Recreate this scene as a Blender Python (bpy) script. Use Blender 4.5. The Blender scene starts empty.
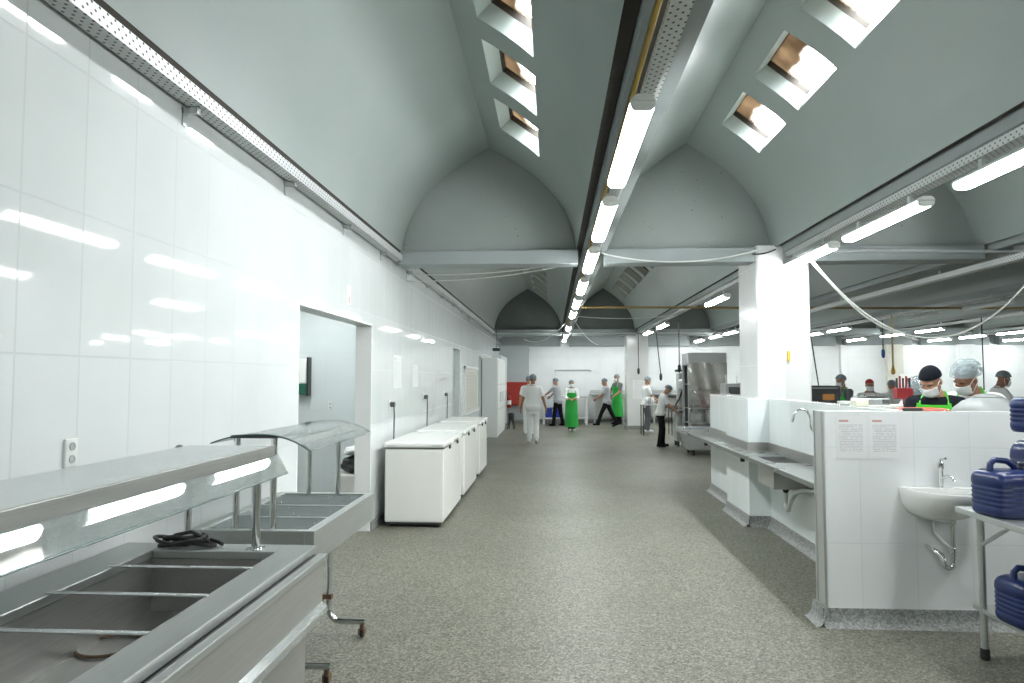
import bpy, bmesh, math, random
import numpy as np
from mathutils import Vector, Matrix, Quaternion
random.seed(7)
PI = math.pi
sc = bpy.context.scene
COL = sc.collection

# ------------------------------------------------------------------ camera
F, H = 683.0, 1.65
pitch = math.atan(36.5 / F)
yaw = math.atan(40.0 / F * math.cos(pitch))
cd = bpy.data.cameras.new('camera'); cam = bpy.data.objects.new('camera', cd); COL.objects.link(cam)
cam.location = (0, 0, H); cam.rotation_euler = (PI / 2 + pitch, 0, yaw)
cd.sensor_width = 36.0; cd.lens = F / 1024 * 36.0; cd.clip_start = 0.05; cd.clip_end = 200
sc.camera = cam
sc.view_settings.view_transform = 'Standard'; sc.view_settings.look = 'None'
sc.view_settings.gamma = 1; sc.view_settings.use_curve_mapping = False
sc.view_settings.exposure = 0.0

# ------------------------------------------------------------------ materials
class N:
    def __init__(s, name):
        s.m = bpy.data.materials.new(name); s.m.use_nodes = True
        s.t = s.m.node_tree; s.b = s.t.nodes['Principled BSDF']; s.out = s.t.nodes['Material Output']
    def n(s, typ, **kw):
        x = s.t.nodes.new(typ)
        for k, v in kw.items():
            if k in x.inputs.keys() and not hasattr(type(x), k): x.inputs[k].default_value = v
            else: setattr(x, k, v)
        return x
    def l(s, a, b): s.t.links.new(a, b)
    def math(s, op, a, b=None):
        x = s.t.nodes.new('ShaderNodeMath'); x.operation = op
        for i, v in enumerate((a, b)):
            if v is None: continue
            if isinstance(v, (int, float)): x.inputs[i].default_value = v
            else: s.l(v, x.inputs[i])
        return x.outputs[0]
    def mix(s, fac, a, b):
        x = s.t.nodes.new('ShaderNodeMix'); x.data_type = 'RGBA'
        for i, v in ((0, fac), (6, a), (7, b)):
            if isinstance(v, (int, float)): x.inputs[i].default_value = v
            elif isinstance(v, tuple): x.inputs[i].default_value = (*v[:3], 1)
            else: s.l(v, x.inputs[i])
        return x.outputs[2]
    def noise(s, scale, detail=3, vec=None, rough=.5):
        x = s.t.nodes.new('ShaderNodeTexNoise'); x.inputs['Scale'].default_value = scale
        x.inputs['Detail'].default_value = detail; x.inputs['Roughness'].default_value = rough
        s.l(vec if vec is not None else s.coord(), x.inputs['Vector']); return x.outputs[0]
    def coord(s):
        if not hasattr(s, '_c'): s._c = s.t.nodes.new('ShaderNodeTexCoord').outputs['Object']
        return s._c
    def ramp(s, fac, pts):
        x = s.t.nodes.new('ShaderNodeValToRGB'); s.l(fac, x.inputs[0]); e = x.color_ramp.elements
        while len(e) < len(pts): e.new(.5)
        for q, (p, c) in zip(e, pts):
            q.position = p; q.color = (c, c, c, 1) if isinstance(c, (int, float)) else (*c[:3], 1)
        return x.outputs[0]
    def sep(s, v):
        x = s.t.nodes.new('ShaderNodeSeparateXYZ'); s.l(v, x.inputs[0]); return x.outputs
    def comb(s, a, b, c=0):
        x = s.t.nodes.new('ShaderNodeCombineXYZ')
        for i, v in enumerate((a, b, c)):
            if isinstance(v, (int, float)): x.inputs[i].default_value = v
            else: s.l(v, x.inputs[i])
        return x.outputs[0]
    def bump(s, h, strength=.2, dist=.01):
        x = s.t.nodes.new('ShaderNodeBump'); x.inputs['Strength'].default_value = strength
        x.inputs['Distance'].default_value = dist; s.l(h, x.inputs['Height']); s.l(x.outputs[0], s.b.inputs['Normal'])
    def set(s, **kw):
        mp = dict(col='Base Color', rough='Roughness', metal='Metallic', spec='Specular IOR Level', coat='Coat Weight', trans='Transmission Weight', ior='IOR', alpha='Alpha', sss='Subsurface Weight')
        for k, v in kw.items():
            i = s.b.inputs[mp[k]]
            if isinstance(v, tuple): i.default_value = (*v[:3], 1)
            elif isinstance(v, (int, float)): i.default_value = v
            else: s.l(v, i)
        return s

MATS = {}
def pm(name, col, rough=.5, metal=0.0, var=.08, scale=6.0, **kw):
    if name in MATS: return MATS[name]
    q = N(name); f = q.noise(scale, 4)
    q.set(col=q.mix(f, tuple(c * (1 - var) for c in col), tuple(min(1, c * (1 + var)) for c in col)), rough=rough, metal=metal, **kw)
    MATS[name] = q.m; return q.m

def tile_mat(name, axis, bw, bh, col, grout, rough=.07, off=(0, 0), mort=.004, wav=.12):
    q = N(name); o = q.sep(q.coord())
    a = o[0] if axis == 'x' else o[1]
    v = q.comb(q.math('ADD', a, off[0]), q.math('ADD', o[2], off[1]))
    br = q.t.nodes.new('ShaderNodeTexBrick'); br.offset = 0.0; br.squash = 1
    q.l(v, br.inputs['Vector'])
    br.inputs['Scale'].default_value = 1; br.inputs['Mortar Size'].default_value = mort; br.inputs['Mortar Smooth'].default_value = .3
    br.inputs['Brick Width'].default_value = bw; br.inputs['Row Height'].default_value = bh
    c2 = tuple(x * .975 for x in col)
    for k, c in (('Color1', col), ('Color2', c2), ('Mortar', grout)): br.inputs[k].default_value = (*c, 1)
    dirt = q.ramp(q.noise(1.3, 5), [(.35, .94), (.62, 1.0)])
    mx = q.t.nodes.new('ShaderNodeMix'); mx.data_type = 'RGBA'; mx.blend_type = 'MULTIPLY'; mx.inputs[0].default_value = 1
    q.l(br.outputs[0], mx.inputs[6]); q.l(dirt, mx.inputs[7])
    q.set(col=mx.outputs[2], rough=q.math('ADD', rough, q.math('MULTIPLY', br.outputs['Fac'], .4)), spec=.5)
    ca = q.math('DIVIDE', q.math('ADD', a, off[0]), bw); cb = q.math('DIVIDE', q.math('ADD', o[2], off[1]), bh)
    wn = q.t.nodes.new('ShaderNodeTexWhiteNoise'); q.l(q.comb(q.math('FLOOR', ca), q.math('FLOOR', cb), 0), wn.inputs['Vector']); wc_ = q.sep(wn.outputs['Color'])
    tl = q.math('ADD', q.math('MULTIPLY', q.math('FRACT', ca), q.math('SUBTRACT', wc_[0], .5)), q.math('MULTIPLY', q.math('FRACT', cb), q.math('SUBTRACT', wc_[1], .5)))
    h = q.math('ADD', q.math('SUBTRACT', q.math('MULTIPLY', q.noise(2.2, 1), wav), br.outputs['Fac']), q.math('MULTIPLY', tl, 1.0))
    q.bump(h, .3, .004)
    return q.m

def steel(name, col=(.50, .52, .52), rough=.28, axis=1, var=.12):
    q = N(name); o = q.sep(q.coord())
    v = q.comb(*[q.math('MULTIPLY', o[i], 3.0 if i == axis else 90.0) for i in range(3)])
    f = q.noise(1.0, 4, v); g = q.noise(4, 3)
    q.set(col=q.mix(f, tuple(c * (1 - var) for c in col), tuple(c * (1 + var) for c in col)), metal=.82,
          rough=q.math('ADD', rough - .03, q.math('MULTIPLY', g, .06)))
    q.bump(f, .015, .001)
    return q.m

M = {}
M['tile_left'] = tile_mat('white_wall_tile', 'y', .345, .60, (.76, .80, .80), (.60, .645, .645), .045, (.02, .06), .005, .07)
M['tile_x'] = tile_mat('white_wall_tile_across', 'x', .36, .64, (.87, .90, .90), (.74, .78, .78), .10, (.09, .10))
M['tile_back'] = tile_mat('white_back_tile', 'x', .60, .60, (.82, .85, .855), (.70, .73, .74), .15, (0, 0), .008)
M['tile_grey'] = tile_mat('grey_wall_tile', 'x', .40, .40, (.46, .50, .51), (.40, .43, .44), .2, (0, 0), .006)
M['tile_annex'] = tile_mat('pale_annex_tile', 'x', .40, .40, (.66, .72, .73), (.58, .63, .64), .2, (0, 0), .005)
M['tile_column'] = tile_mat('column_tile', 'x', .70, .60, (.76, .775, .775), (.70, .71, .71), .16, (.3, 0), .003)
M['tile_half'] = tile_mat('half_wall_tile', 'y', .36, .70, (.80, .855, .86), (.74, .79, .79), .1, (0, .0), .003)

# speckled terrazzo floor
q = N('terrazzo_floor')
v1 = q.t.nodes.new('ShaderNodeTexVoronoi'); v1.inputs['Scale'].default_value = 105; q.l(q.coord(), v1.inputs['Vector'])
v2 = q.t.nodes.new('ShaderNodeTexVoronoi'); v2.inputs['Scale'].default_value = 55; q.l(q.coord(), v2.inputs['Vector'])
s1 = q.sep(v1.outputs['Color'])[0]; s2 = q.sep(v2.outputs['Color'])[1]
c1 = q.ramp(s1, [(0, (.03, .029, .022)), (.3, (.105, .103, .08)), (.65, (.18, .177, .141)), (1, (.36, .355, .29))])
c2 = q.ramp(s2, [(0, (.05, .049, .038)), (.5, (.145, .143, .113)), (1, (.24, .237, .19))])
cc = q.mix(.4, c1, c2)
big = q.noise(.55, 5)
oy = q.sep(q.coord())
cc2 = q.mix(q.ramp(big, [(.35, 0.0), (.7, .30)]), cc, (.105, .106, .088))
q.set(col=cc2, rough=q.math('ADD', .36, q.math('MULTIPLY', big, .22)), spec=.30)
q.bump(q.noise(5, 3), .03, .003)
M['floor'] = q.m

q = N('terrazzo_skirting')
v1 = q.t.nodes.new('ShaderNodeTexVoronoi'); v1.inputs['Scale'].default_value = 90; q.l(q.coord(), v1.inputs['Vector'])
q.set(col=q.ramp(q.sep(v1.outputs['Color'])[0], [(0, (.15, .155, .15)), (.5, (.23, .24, .235)), (1, (.34, .345, .335))]), rough=.5)
M['skirting'] = q.m

# painted vault concrete with stains
q = N('painted_vault')
st = q.ramp(q.noise(7, 6, None, .7), [(.70, 0.0), (.78, .45)])
base = q.mix(q.noise(.9, 4), (.285, .333, .32), (.37, .415, .40))
q.set(col=q.mix(st, base, (.20, .21, .20)), rough=.42, spec=.35)
q.bump(q.math('ADD', q.noise(3, 4), q.math('MULTIPLY', q.noise(60, 2), .05)), .10, .02)
M['vault'] = q.m
q = N('painted_end_wall')
sp = q.t.nodes.new('ShaderNodeTexVoronoi'); sp.inputs['Scale'].default_value = 9; q.l(q.coord(), sp.inputs['Vector'])
spots = q.math('MULTIPLY', q.ramp(sp.outputs['Distance'], [(.06, 1.0), (.12, 0.0)]), q.ramp(q.noise(1.6, 3), [(.48, 0.0), (.56, 1.0)]))
q.set(col=q.mix(q.math('MULTIPLY', spots, .6), q.mix(q.noise(2, 4), (.27, .31, .295), (.34, .37, .355)), (.1, .1, .1)), rough=.6)
M['endwall'] = q.m
M['endwall_far'] = pm('dimmed_far_end_wall', (.13, .145, .135), .7, var=.2, scale=2)  # darker copy of the end wall colour, painting in the dimmer far light
M['beam'] = pm('painted_beam', (.27, .305, .305), .55, var=.12, scale=3)
M['slot'] = pm('dark_gap_shade', (.035, .03, .025), .9, var=.4, scale=9)  # near-black colour that puts the shade of open gaps into solid strips
M['white_paint'] = pm('white_paint', (.80, .82, .815), .35, var=.03)
M['grey_paint'] = pm('grey_door_paint', (.40, .46, .46), .4, var=.05)
M['pale_wall'] = pm('pale_wall', (.62, .66, .66), .5, var=.04)
M['steel'] = steel('brushed_steel', (.56, .58, .57), .33, 1)
M['steel_x'] = steel('brushed_steel_across', (.58, .60, .60), .34, 0)
M['steel_sink'] = steel('sink_steel', (.36, .375, .37), .28, 1)
M['steel_dark'] = steel('worn_steel', (.40, .40, .385), .40, 1, .2)
M['steel_shelf'] = steel('bright_steel_shelf', (.68, .71, .71), .22, 1)
M['steel_panel'] = steel('satin_steel_panel', (.50, .50, .48), .46, 1)
M['chrome'] = pm('chrome', (.75, .77, .77), .09, 1.0, var=.03)
M['satin'] = pm('satin_aluminium', (.22, .235, .235), .5, .5, var=.06)
M['galv'] = pm('galvanised', (.62, .65, .65), .4, .75, var=.15, scale=14)
M['alu'] = pm('aluminium_trim', (.66, .68, .68), .3, .8, var=.05)
M['enamel'] = pm('freezer_enamel', (.83, .835, .80), .25, var=.02)
M['enamel2'] = pm('freezer_lid_enamel', (.86, .87, .85), .22, var=.02)
M['ceramic'] = pm('white_ceramic', (.86, .865, .85), .06, var=.015, coat=.5)
M['black'] = pm('black_rubber', (.02, .02, .022), .5, var=.3)
M['blackm'] = pm('black_metal', (.03, .032, .035), .35, .4, var=.2)
M['dark'] = pm('dark_grey', (.08, .085, .09), .5, var=.2)
M['cable'] = pm('pale_cable', (.66, .68, .66), .5, var=.06)
M['yellow'] = pm('yellow_gas_pipe', (.56, .36, .05), .45, var=.25, scale=5)
M['ochre'] = pm('ochre_pipe', (.30, .20, .07), .5, var=.25, scale=5)
M['conduit'] = pm('grey_conduit', (.42, .45, .45), .5, var=.1)
M['rust'] = pm('rusty_brown', (.13, .075, .045), .6, var=.3, scale=20)
M['blue'] = pm('blue_jug_plastic', (.007, .020, .10), .28, var=.18, scale=8)
M['bluecap'] = pm('dark_jug_cap', (.012, .016, .035), .4, var=.2)
M['bluecrate'] = pm('blue_crate_plastic', (.015, .05, .40), .4, var=.1)
M['red'] = pm('red_board_paint', (.36, .025, .015), .45, var=.2, scale=3)
M['redpl'] = pm('red_plastic', (.21, .008, .012), .35, var=.1)
M['orange'] = pm('orange_red_plastic', (.55, .08, .03), .35, var=.1)
M['cream'] = pm('cream_panel', (.62, .615, .55), .5, var=.05)
M['whitepl'] = pm('white_plastic', (.80, .82, .80), .35, var=.03)
M['skin'] = pm('skin_tan', (.40, .215, .13), .5, var=.08, scale=20, sss=.05)
M['skin2'] = pm('skin_brown', (.27, .135, .08), .5, var=.08, scale=20, sss=.05)
M['eye'] = pm('dark_eye', (.02, .013, .01), .4)
M['cloth_w'] = pm('white_cotton', (.78, .80, .80), .85, var=.05, scale=30)
M['cloth_bk'] = pm('black_cloth', (.009, .009, .011), .9, var=.3, scale=30, spec=.15)
M['cloth_gr'] = pm('grey_cloth', (.42, .44, .46), .85, var=.08, scale=30)
M['cloth_dg'] = pm('dark_grey_cloth', (.11, .11, .12), .85, var=.1, scale=30)
M['green'] = pm('green_apron', (.015, .37, .045), .45, var=.12, scale=5)
M['lime'] = pm('lime_apron', (.07, .52, .03), .45, var=.1, scale=6)
M['redap'] = pm('red_apron', (.42, .02, .03), .55, var=.1)
M['mask'] = pm('face_mask', (.82, .85, .86), .8, var=.04)
M['hair'] = pm('dark_hair', (.03, .022, .018), .7, var=.3, scale=40)
M['net_far'] = pm('grey_hairnet', (.20, .235, .26), .8, var=.3, scale=60)
M['capblk'] = pm('black_cap', (.007, .009, .014), .85, var=.3, scale=20, spec=.15)

q = N('sheer_hairnet')
tr = q.n('ShaderNodeBsdfTransparent'); mx = q.n('ShaderNodeMixShader')
q.set(col=(.40, .48, .51), rough=.75, spec=.2)
q.l(q.ramp(q.noise(38, 3), [(.3, .24), (.75, .50)]), mx.inputs[0]); q.l(tr.outputs[0], mx.inputs[1]); q.l(q.b.outputs[0], mx.inputs[2]); q.l(mx.outputs[0], q.out.inputs[0])
M['net'] = q.m

def glass(name, tint, refl=.10, body=.06):
    q = N(name)
    tr = q.n('ShaderNodeBsdfTransparent'); tr.inputs[0].default_value = (*tint, 1)
    gl = q.n('ShaderNodeBsdfGlossy'); gl.inputs['Roughness'].default_value = .02
    fr = q.n('ShaderNodeFresnel'); fr.inputs['IOR'].default_value = 1.5
    m1 = q.n('ShaderNodeMixShader'); q.l(q.math('ADD', q.math('MULTIPLY', fr.outputs[0], .75), refl * .3), m1.inputs[0])
    df = q.n('ShaderNodeBsdfDiffuse'); df.inputs[0].default_value = (.80, .87, .85, 1)
    m0 = q.n('ShaderNodeMixShader'); m0.inputs[0].default_value = body
    q.l(tr.outputs[0], m0.inputs[1]); q.l(df.outputs[0], m0.inputs[2])
    q.l(m0.outputs[0], m1.inputs[1]); q.l(gl.outputs[0], m1.inputs[2]); q.l(m1.outputs[0], q.out.inputs[0])
    return q.m
M['glass'] = glass('guard_glass', (.93, .97, .96), .1, .24)
M['glass_edge'] = pm('glass_edge', (.05, .11, .10), .2)

q = N('plastic_film')
tr = q.n('ShaderNodeBsdfTransparent'); gl = q.n('ShaderNodeBsdfGlossy'); gl.inputs['Roughness'].default_value = .12
df = q.n('ShaderNodeBsdfDiffuse'); df.inputs[0].default_value = (.66, .65, .60, 1)
m1 = q.n('ShaderNodeMixShader'); m2 = q.n('ShaderNodeMixShader')
oz = q.sep(q.coord())[2]
q.l(q.ramp(q.math('ADD', q.math('MULTIPLY', oz, .5), q.math('MULTIPLY', q.noise(3, 3), .25)), [(.60, .10), (.98, .62)]), m1.inputs[0])
q.l(tr.outputs[0], m1.inputs[1]); q.l(df.outputs[0], m1.inputs[2]); m2.inputs[0].default_value = .18
q.l(m1.outputs[0], m2.inputs[1]); q.l(gl.outputs[0], m2.inputs[2]); q.l(m2.outputs[0], q.out.inputs[0])
bp = q.n('ShaderNodeBump'); bp.inputs['Strength'].default_value = .9; bp.inputs['Distance'].default_value = .05
q.l(q.noise(4, 2), bp.inputs['Height']); q.l(bp.outputs[0], gl.inputs['Normal'])
M['film'] = q.m

# skylight pane: mottled brown, densest on the ridge side
q = N('skylight_pane')
tr = q.n('ShaderNodeBsdfTransparent'); df = q.n('ShaderNodeBsdfTranslucent'); df.inputs[0].default_value = (.30, .17, .08, 1)
d2 = q.n('ShaderNodeBsdfTranslucent')
q.l(q.ramp(q.noise(2.6, 3), [(.3, (.05, .039, .028)), (.7, (.13, .106, .08))]), d2.inputs[0])
uv = q.n('ShaderNodeUVMap'); us = q.sep(uv.outputs[0])
f = q.math('ADD', q.math('MULTIPLY', us[0], 1.0), q.math('MULTIPLY', q.noise(3.0, 4), .5))
m1 = q.n('ShaderNodeMixShader'); q.l(q.ramp(f, [(.62, 1.0), (1.15, 0.0)]), m1.inputs[0])
q.l(tr.outputs[0], m1.inputs[1]); q.l(d2.outputs[0], m1.inputs[2]); q.l(m1.outputs[0], q.out.inputs[0])
M['pane'] = q.m
q = N('grimy_skylight_pane')
d2 = q.n('ShaderNodeBsdfTranslucent'); q.l(q.ramp(q.noise(6, 4), [(.3, (.03, .025, .018)), (.7, (.12, .10, .075))]), d2.inputs[0]); q.l(d2.outputs[0], q.out.inputs[0])
M['pane_grimy'] = q.m

LAMP = 66.0
def emis(name, strength, col=(.96, 1.0, .985)):
    q = N(name); e = q.n('ShaderNodeEmission'); e.inputs[0].default_value = (*col, 1); e.inputs[1].default_value = strength
    q.l(e.outputs[0], q.out.inputs[0]); return q.m
M['lit'] = emis('lit_diffuser', LAMP)
M['unlit'] = pm('unlit_diffuser', (.62, .66, .66), .3, var=.05)
M['warmscreen'] = emis('warm_panel_light', .30, (.9, .45, .15))

# perforated tray: rows of dark holes
q = N('perforated_tray')
o = q.sep(q.coord())
def cell(x, p): return q.math('SUBTRACT', q.math('FRACT', q.math('DIVIDE', x, p)), .5)
ay = cell(o[1], .05)
xz = q.math('ADD', o[0], o[2])
row = q.math('FLOOR', q.math('DIVIDE', xz, .025))
ay = cell(q.math('ADD', o[1], q.math('MULTIPLY', row, .025)), .05)
ax = cell(xz, .025)
d = q.math('SQRT', q.math('ADD', q.math('POWER', q.math('MULTIPLY', ay, 1.0), 2), q.math('POWER', q.math('MULTIPLY', ax, .62), 2)))
hole = q.math('LESS_THAN', d, .15)
q.set(col=q.mix(hole, q.mix(q.noise(6, 3), (.55, .58, .58), (.68, .70, .70)), (.05, .045, .04)), rough=.42, metal=q.math('MULTIPLY', q.math('SUBTRACT', 1, hole), .35))
M['perf'] = q.m

def paper_mat(name, base=(.84, .85, .85), ink=(.45, .47, .50), head=(.55, .25, .22), rows=26, strength=1.0):
    q = N(name); uv = q.n('ShaderNodeUVMap'); o = q.sep(uv.outputs[0])
    r = q.math('MULTIPLY', o[1], rows); fr = q.math('FRACT', r); ri = q.math('FLOOR', r)
    n = q.noise(1.0, 1, q.comb(q.math('MULTIPLY', o[0], 26), q.math('MULTIPLY', ri, 3.7)))
    n2 = q.noise(1.0, 0, q.comb(.5, q.math('MULTIPLY', ri, 1.31)))
    ln = q.math('MULTIPLY', q.math('LESS_THAN', q.math('ABSOLUTE', q.math('SUBTRACT', fr, .5)), .22), q.math('GREATER_THAN', n, .42))
    ln = q.math('MULTIPLY', ln, q.math('GREATER_THAN', n2, .42))
    ins = q.math('MULTIPLY', q.math('GREATER_THAN', o[0], .1), q.math('LESS_THAN', o[0], .9))
    bd = q.math('MULTIPLY', q.math('LESS_THAN', o[1], .80), q.math('GREATER_THAN', o[1], .12))
    t = q.math('MULTIPLY', q.math('MULTIPLY', ln, ins), bd)
    hd = q.math('MULTIPLY', q.math('MULTIPLY', q.math('GREATER_THAN', o[1], .86), q.math('LESS_THAN', o[1], .91)), q.math('MULTIPLY', q.math('GREATER_THAN', o[0], .1), q.math('LESS_THAN', o[0], .42)))
    c = q.mix(q.math('MULTIPLY', t, strength * .7), base, ink); c = q.mix(q.math('MULTIPLY', hd, strength * .8), c, head)
    q.set(col=c, rough=.35); return q.m
M['paper'] = paper_mat('printed_notice')
M['paper_faint'] = paper_mat('faint_notice', (.80, .825, .825), (.55, .58, .60), (.6, .5, .5), 22, .7)

# ------------------------------------------------------------------ mesh helpers
class MB:
    def __init__(s): s.v = []; s.f = []; s.uv = None
    def add(s, vs, fs):
        o = len(s.v); s.v += [tuple(p) for p in vs]; s.f += [tuple(i + o for i in f) for f in fs]; return s
    def box(s, x0, x1, y0, y1, z0, z1, mat=None):
        vs = [Vector(p) for p in ((x0, y0, z0), (x1, y0, z0), (x1, y1, z0), (x0, y1, z0), (x0, y0, z1), (x1, y0, z1), (x1, y1, z1), (x0, y1, z1))]
        if mat is not None: vs = [mat @ p for p in vs]
        return s.add(vs, [(0, 3, 2, 1), (4, 5, 6, 7), (0, 1, 5, 4), (1, 2, 6, 5), (2, 3, 7, 6), (3, 0, 4, 7)])
    def tube(s, pts, r, n=10, closed=False):
        pts = [Vector(p) for p in pts]; rs = r if isinstance(r, (list, tuple)) else [r] * len(pts)
        m = len(pts); rings = []; up = None
        for i, p in enumerate(pts):
            a = pts[i - 1] if (i > 0 or closed) else p; b = pts[(i + 1) % m] if (i < m - 1 or closed) else p
            t = (b - a).normalized()
            if up is None:
                up = Vector((0, 0, 1)) if abs(t.z) < .9 else Vector((1, 0, 0))
            x = t.cross(up)
            if x.length < 1e-5: x = t.cross(Vector((0, 1, 0)))
            x.normalize(); y = x.cross(t).normalized(); up = y
            rings.append([p + (x * math.cos(2 * PI * k / n) + y * math.sin(2 * PI * k / n)) * rs[i] for k in range(n)])
        o = len(s.v)
        for g in rings: s.v += [tuple(q) for q in g]
        for i in range(m if closed else m - 1):
            j = (i + 1) % m
            for k in range(n): s.f.append((o + i * n + k, o + i * n + (k + 1) % n, o + j * n + (k + 1) % n, o + j * n + k))
        if not closed:
            s.f.append(tuple(o + k for k in range(n))[::-1]); s.f.append(tuple(o + (m - 1) * n + k for k in range(n)))
        return s
    def lathe(s, prof, c=(0, 0, 0), n=24, sx=1, sy=1, mat=None, cap=True):
        o = len(s.v); m = len(prof)
        for r, z in prof:
            for k in range(n):
                p = Vector((r * sx * math.cos(2 * PI * k / n), r * sy * math.sin(2 * PI * k / n), z))
                if mat is not None: p = mat @ p
                s.v.append((p.x + c[0], p.y + c[1], p.z + c[2]))
        for i in range(m - 1):
            for k in range(n): s.f.append((o + i * n + k, o + i * n + (k + 1) % n, o + (i + 1) * n + (k + 1) % n, o + (i + 1) * n + k))
        if cap:
            s.f.append(tuple(o + k for k in range(n))[::-1]); s.f.append(tuple(o + (m - 1) * n + k for k in range(n)))
        return s
    def grid(s, P, th=None):
        """P[i][j] points; th offsets a second sheet so the sheet has thickness"""
        a, b = len(P), len(P[0]); o = len(s.v)
        for r in P: s.v += [tuple(p) for p in r]
        fs = [(o + i * b + j, o + i * b + j + 1, o + (i + 1) * b + j + 1, o + (i + 1) * b + j) for i in range(a - 1) for j in range(b - 1)]
        s.f += fs
        if th is not None:
            th = Vector(th) if not callable(th) else th
            o2 = len(s.v)
            for i, r in enumerate(P):
                for j, p in enumerate(r): s.v.append(tuple(Vector(p) + (th(i, j) if callable(th) else th)))
            s.f += [tuple(k - o + o2 for k in f)[::-1] for f in fs]
            for i in range(a - 1):
                for j in (0, b - 1):
                    q_ = (o + i * b + j, o + (i + 1) * b + j, o2 + (i + 1) * b + j, o2 + i * b + j); s.f.append(q_ if j == 0 else q_[::-1])
            for j in range(b - 1):
                for i in (0, a - 1):
                    q_ = (o + i * b + j, o + i * b + j + 1, o2 + i * b + j + 1, o2 + i * b + j); s.f.append(q_[::-1] if i == 0 else q_)
        return s
    def prism(s, poly, axis, a, b):
        n = len(poly)
        def P(u, v, w): return {'x': (w, u, v), 'y': (u, w, v), 'z': (u, v, w)}[axis]
        o = len(s.v)
        s.v += [P(u, v, a) for u, v in poly] + [P(u, v, b) for u, v in poly]
        s.f.append(tuple(o + i for i in range(n))[::-1]); s.f.append(tuple(o + n + i for i in range(n)))
        for i in range(n): s.f.append((o + i, o + (i + 1) % n, o + n + (i + 1) % n, o + n + i))
        return s
    def build(s, name, mat, parent=None, smooth=0, bevel=0, uvs=None, loc=None):
        me = bpy.data.meshes.new(name); me.from_pydata(s.v, [], s.f); me.update()
        bm = bmesh.new(); bm.from_mesh(me); bmesh.ops.recalc_face_normals(bm, faces=bm.faces); bm.to_mesh(me); bm.free()
        me.materials.append(mat)
        if smooth:
            me.polygons.foreach_set('use_smooth', [True] * len(me.polygons)); me.set_sharp_from_angle(angle=math.radians(smooth))
        o = bpy.data.objects.new(name, me); COL.objects.link(o)
        if parent is not None: o.parent = parent
        if loc is not None: o.location = loc
        if bevel:
            b = o.modifiers.new('bevel', 'BEVEL'); b.width = bevel; b.segments = 2; b.limit_method = 'ANGLE'; b.angle_limit = .6
        return o

def uv_planar(o, ua, va):
    """planar UVs over the object's own extent, ua/va axis indices (sign by -)"""
    me = o.data; l = me.uv_layers.new(name='UVMap'); co = [v.co for v in me.vertices]
    def rng(k): return min(c[k] for c in co), max(c[k] for c in co)
    u0, u1 = rng(abs(ua) % 10); v0, v1 = rng(abs(va) % 10)
    for lp in me.loops:
        c = co[lp.vertex_index]; u = (c[abs(ua) % 10] - u0) / max(1e-6, u1 - u0); v = (c[abs(va) % 10] - v0) / max(1e-6, v1 - v0)
        l.data[lp.index].uv = (1 - u if ua >= 10 else u, v)

def tag(o, label=None, cat=None, group=None, kind=None):
    if label: o['label'] = label
    if cat: o['category'] = cat
    if group: o['group'] = group
    if kind: o['kind'] = kind
    return o
def root(name, label, cat, loc=(0, 0, 0), rz=0.0, group=None):
    o = bpy.data.objects.new(name, None); COL.objects.link(o); o.location = loc; o.rotation_euler = (0, 0, rz); o.empty_display_size = .1
    return tag(o, label, cat, group)
def struct(name, mb, mat, **kw): return tag(mb.build(name, mat, **kw), kind='structure')
def dup(r, loc, rz=None, label=None):
    c = r.copy(); COL.objects.link(c); c.location = loc
    if rz is not None: c.rotation_euler = (0, 0, rz)
    if label: c['label'] = label
    def rec(a, b):
        for ch in list(a.children):
            d = ch.copy(); COL.objects.link(d); d.parent = b; rec(ch, d)
    rec(r, c); return c
def arc(c, r, a0, a1, n, plane='xz'):
    out = []
    for i in range(n + 1):
        a = a0 + (a1 - a0) * i / n; u, v = r * math.cos(a), r * math.sin(a)
        out.append({'xz': (c[0] + u, c[1], c[2] + v), 'yz': (c[0], c[1] + u, c[2] + v), 'xy': (c[0] + u, c[1] + v, c[2])}[plane])
    return out
def sag(a, b, drop, n=20, wob=0):
    a, b = Vector(a), Vector(b)
    return [a.lerp(b, t) + Vector((math.sin(t * 9) * wob, 0, -drop * 4 * t * (1 - t))) for t in [i / n for i in range(n + 1)]]

# ================================================================== SETTING
XB = [-1.95, .485, 2.86, 5.28, 7.88, 10.5, 13.2, 15.9, 18.6]     # beam lines between the vaults
YS, YE = -4.5, 25.8                                             # room ends
YT = (8.5, 22.35)                                               # end walls across the vaults
ZS, RISE = 3.22, 1.36
def vault_z(v):      # v 0 at ridge .. 1 at spring
    v = min(1, abs(v)); return ZS + RISE * (1 - (.49 * v + .51 * (1 - math.sqrt(max(0, 1 - v ** 3.4)))))

struct('floor', MB().box(-6.2, 18.9, YS - .2, YE + .3, -.1, 0), M['floor'])

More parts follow.
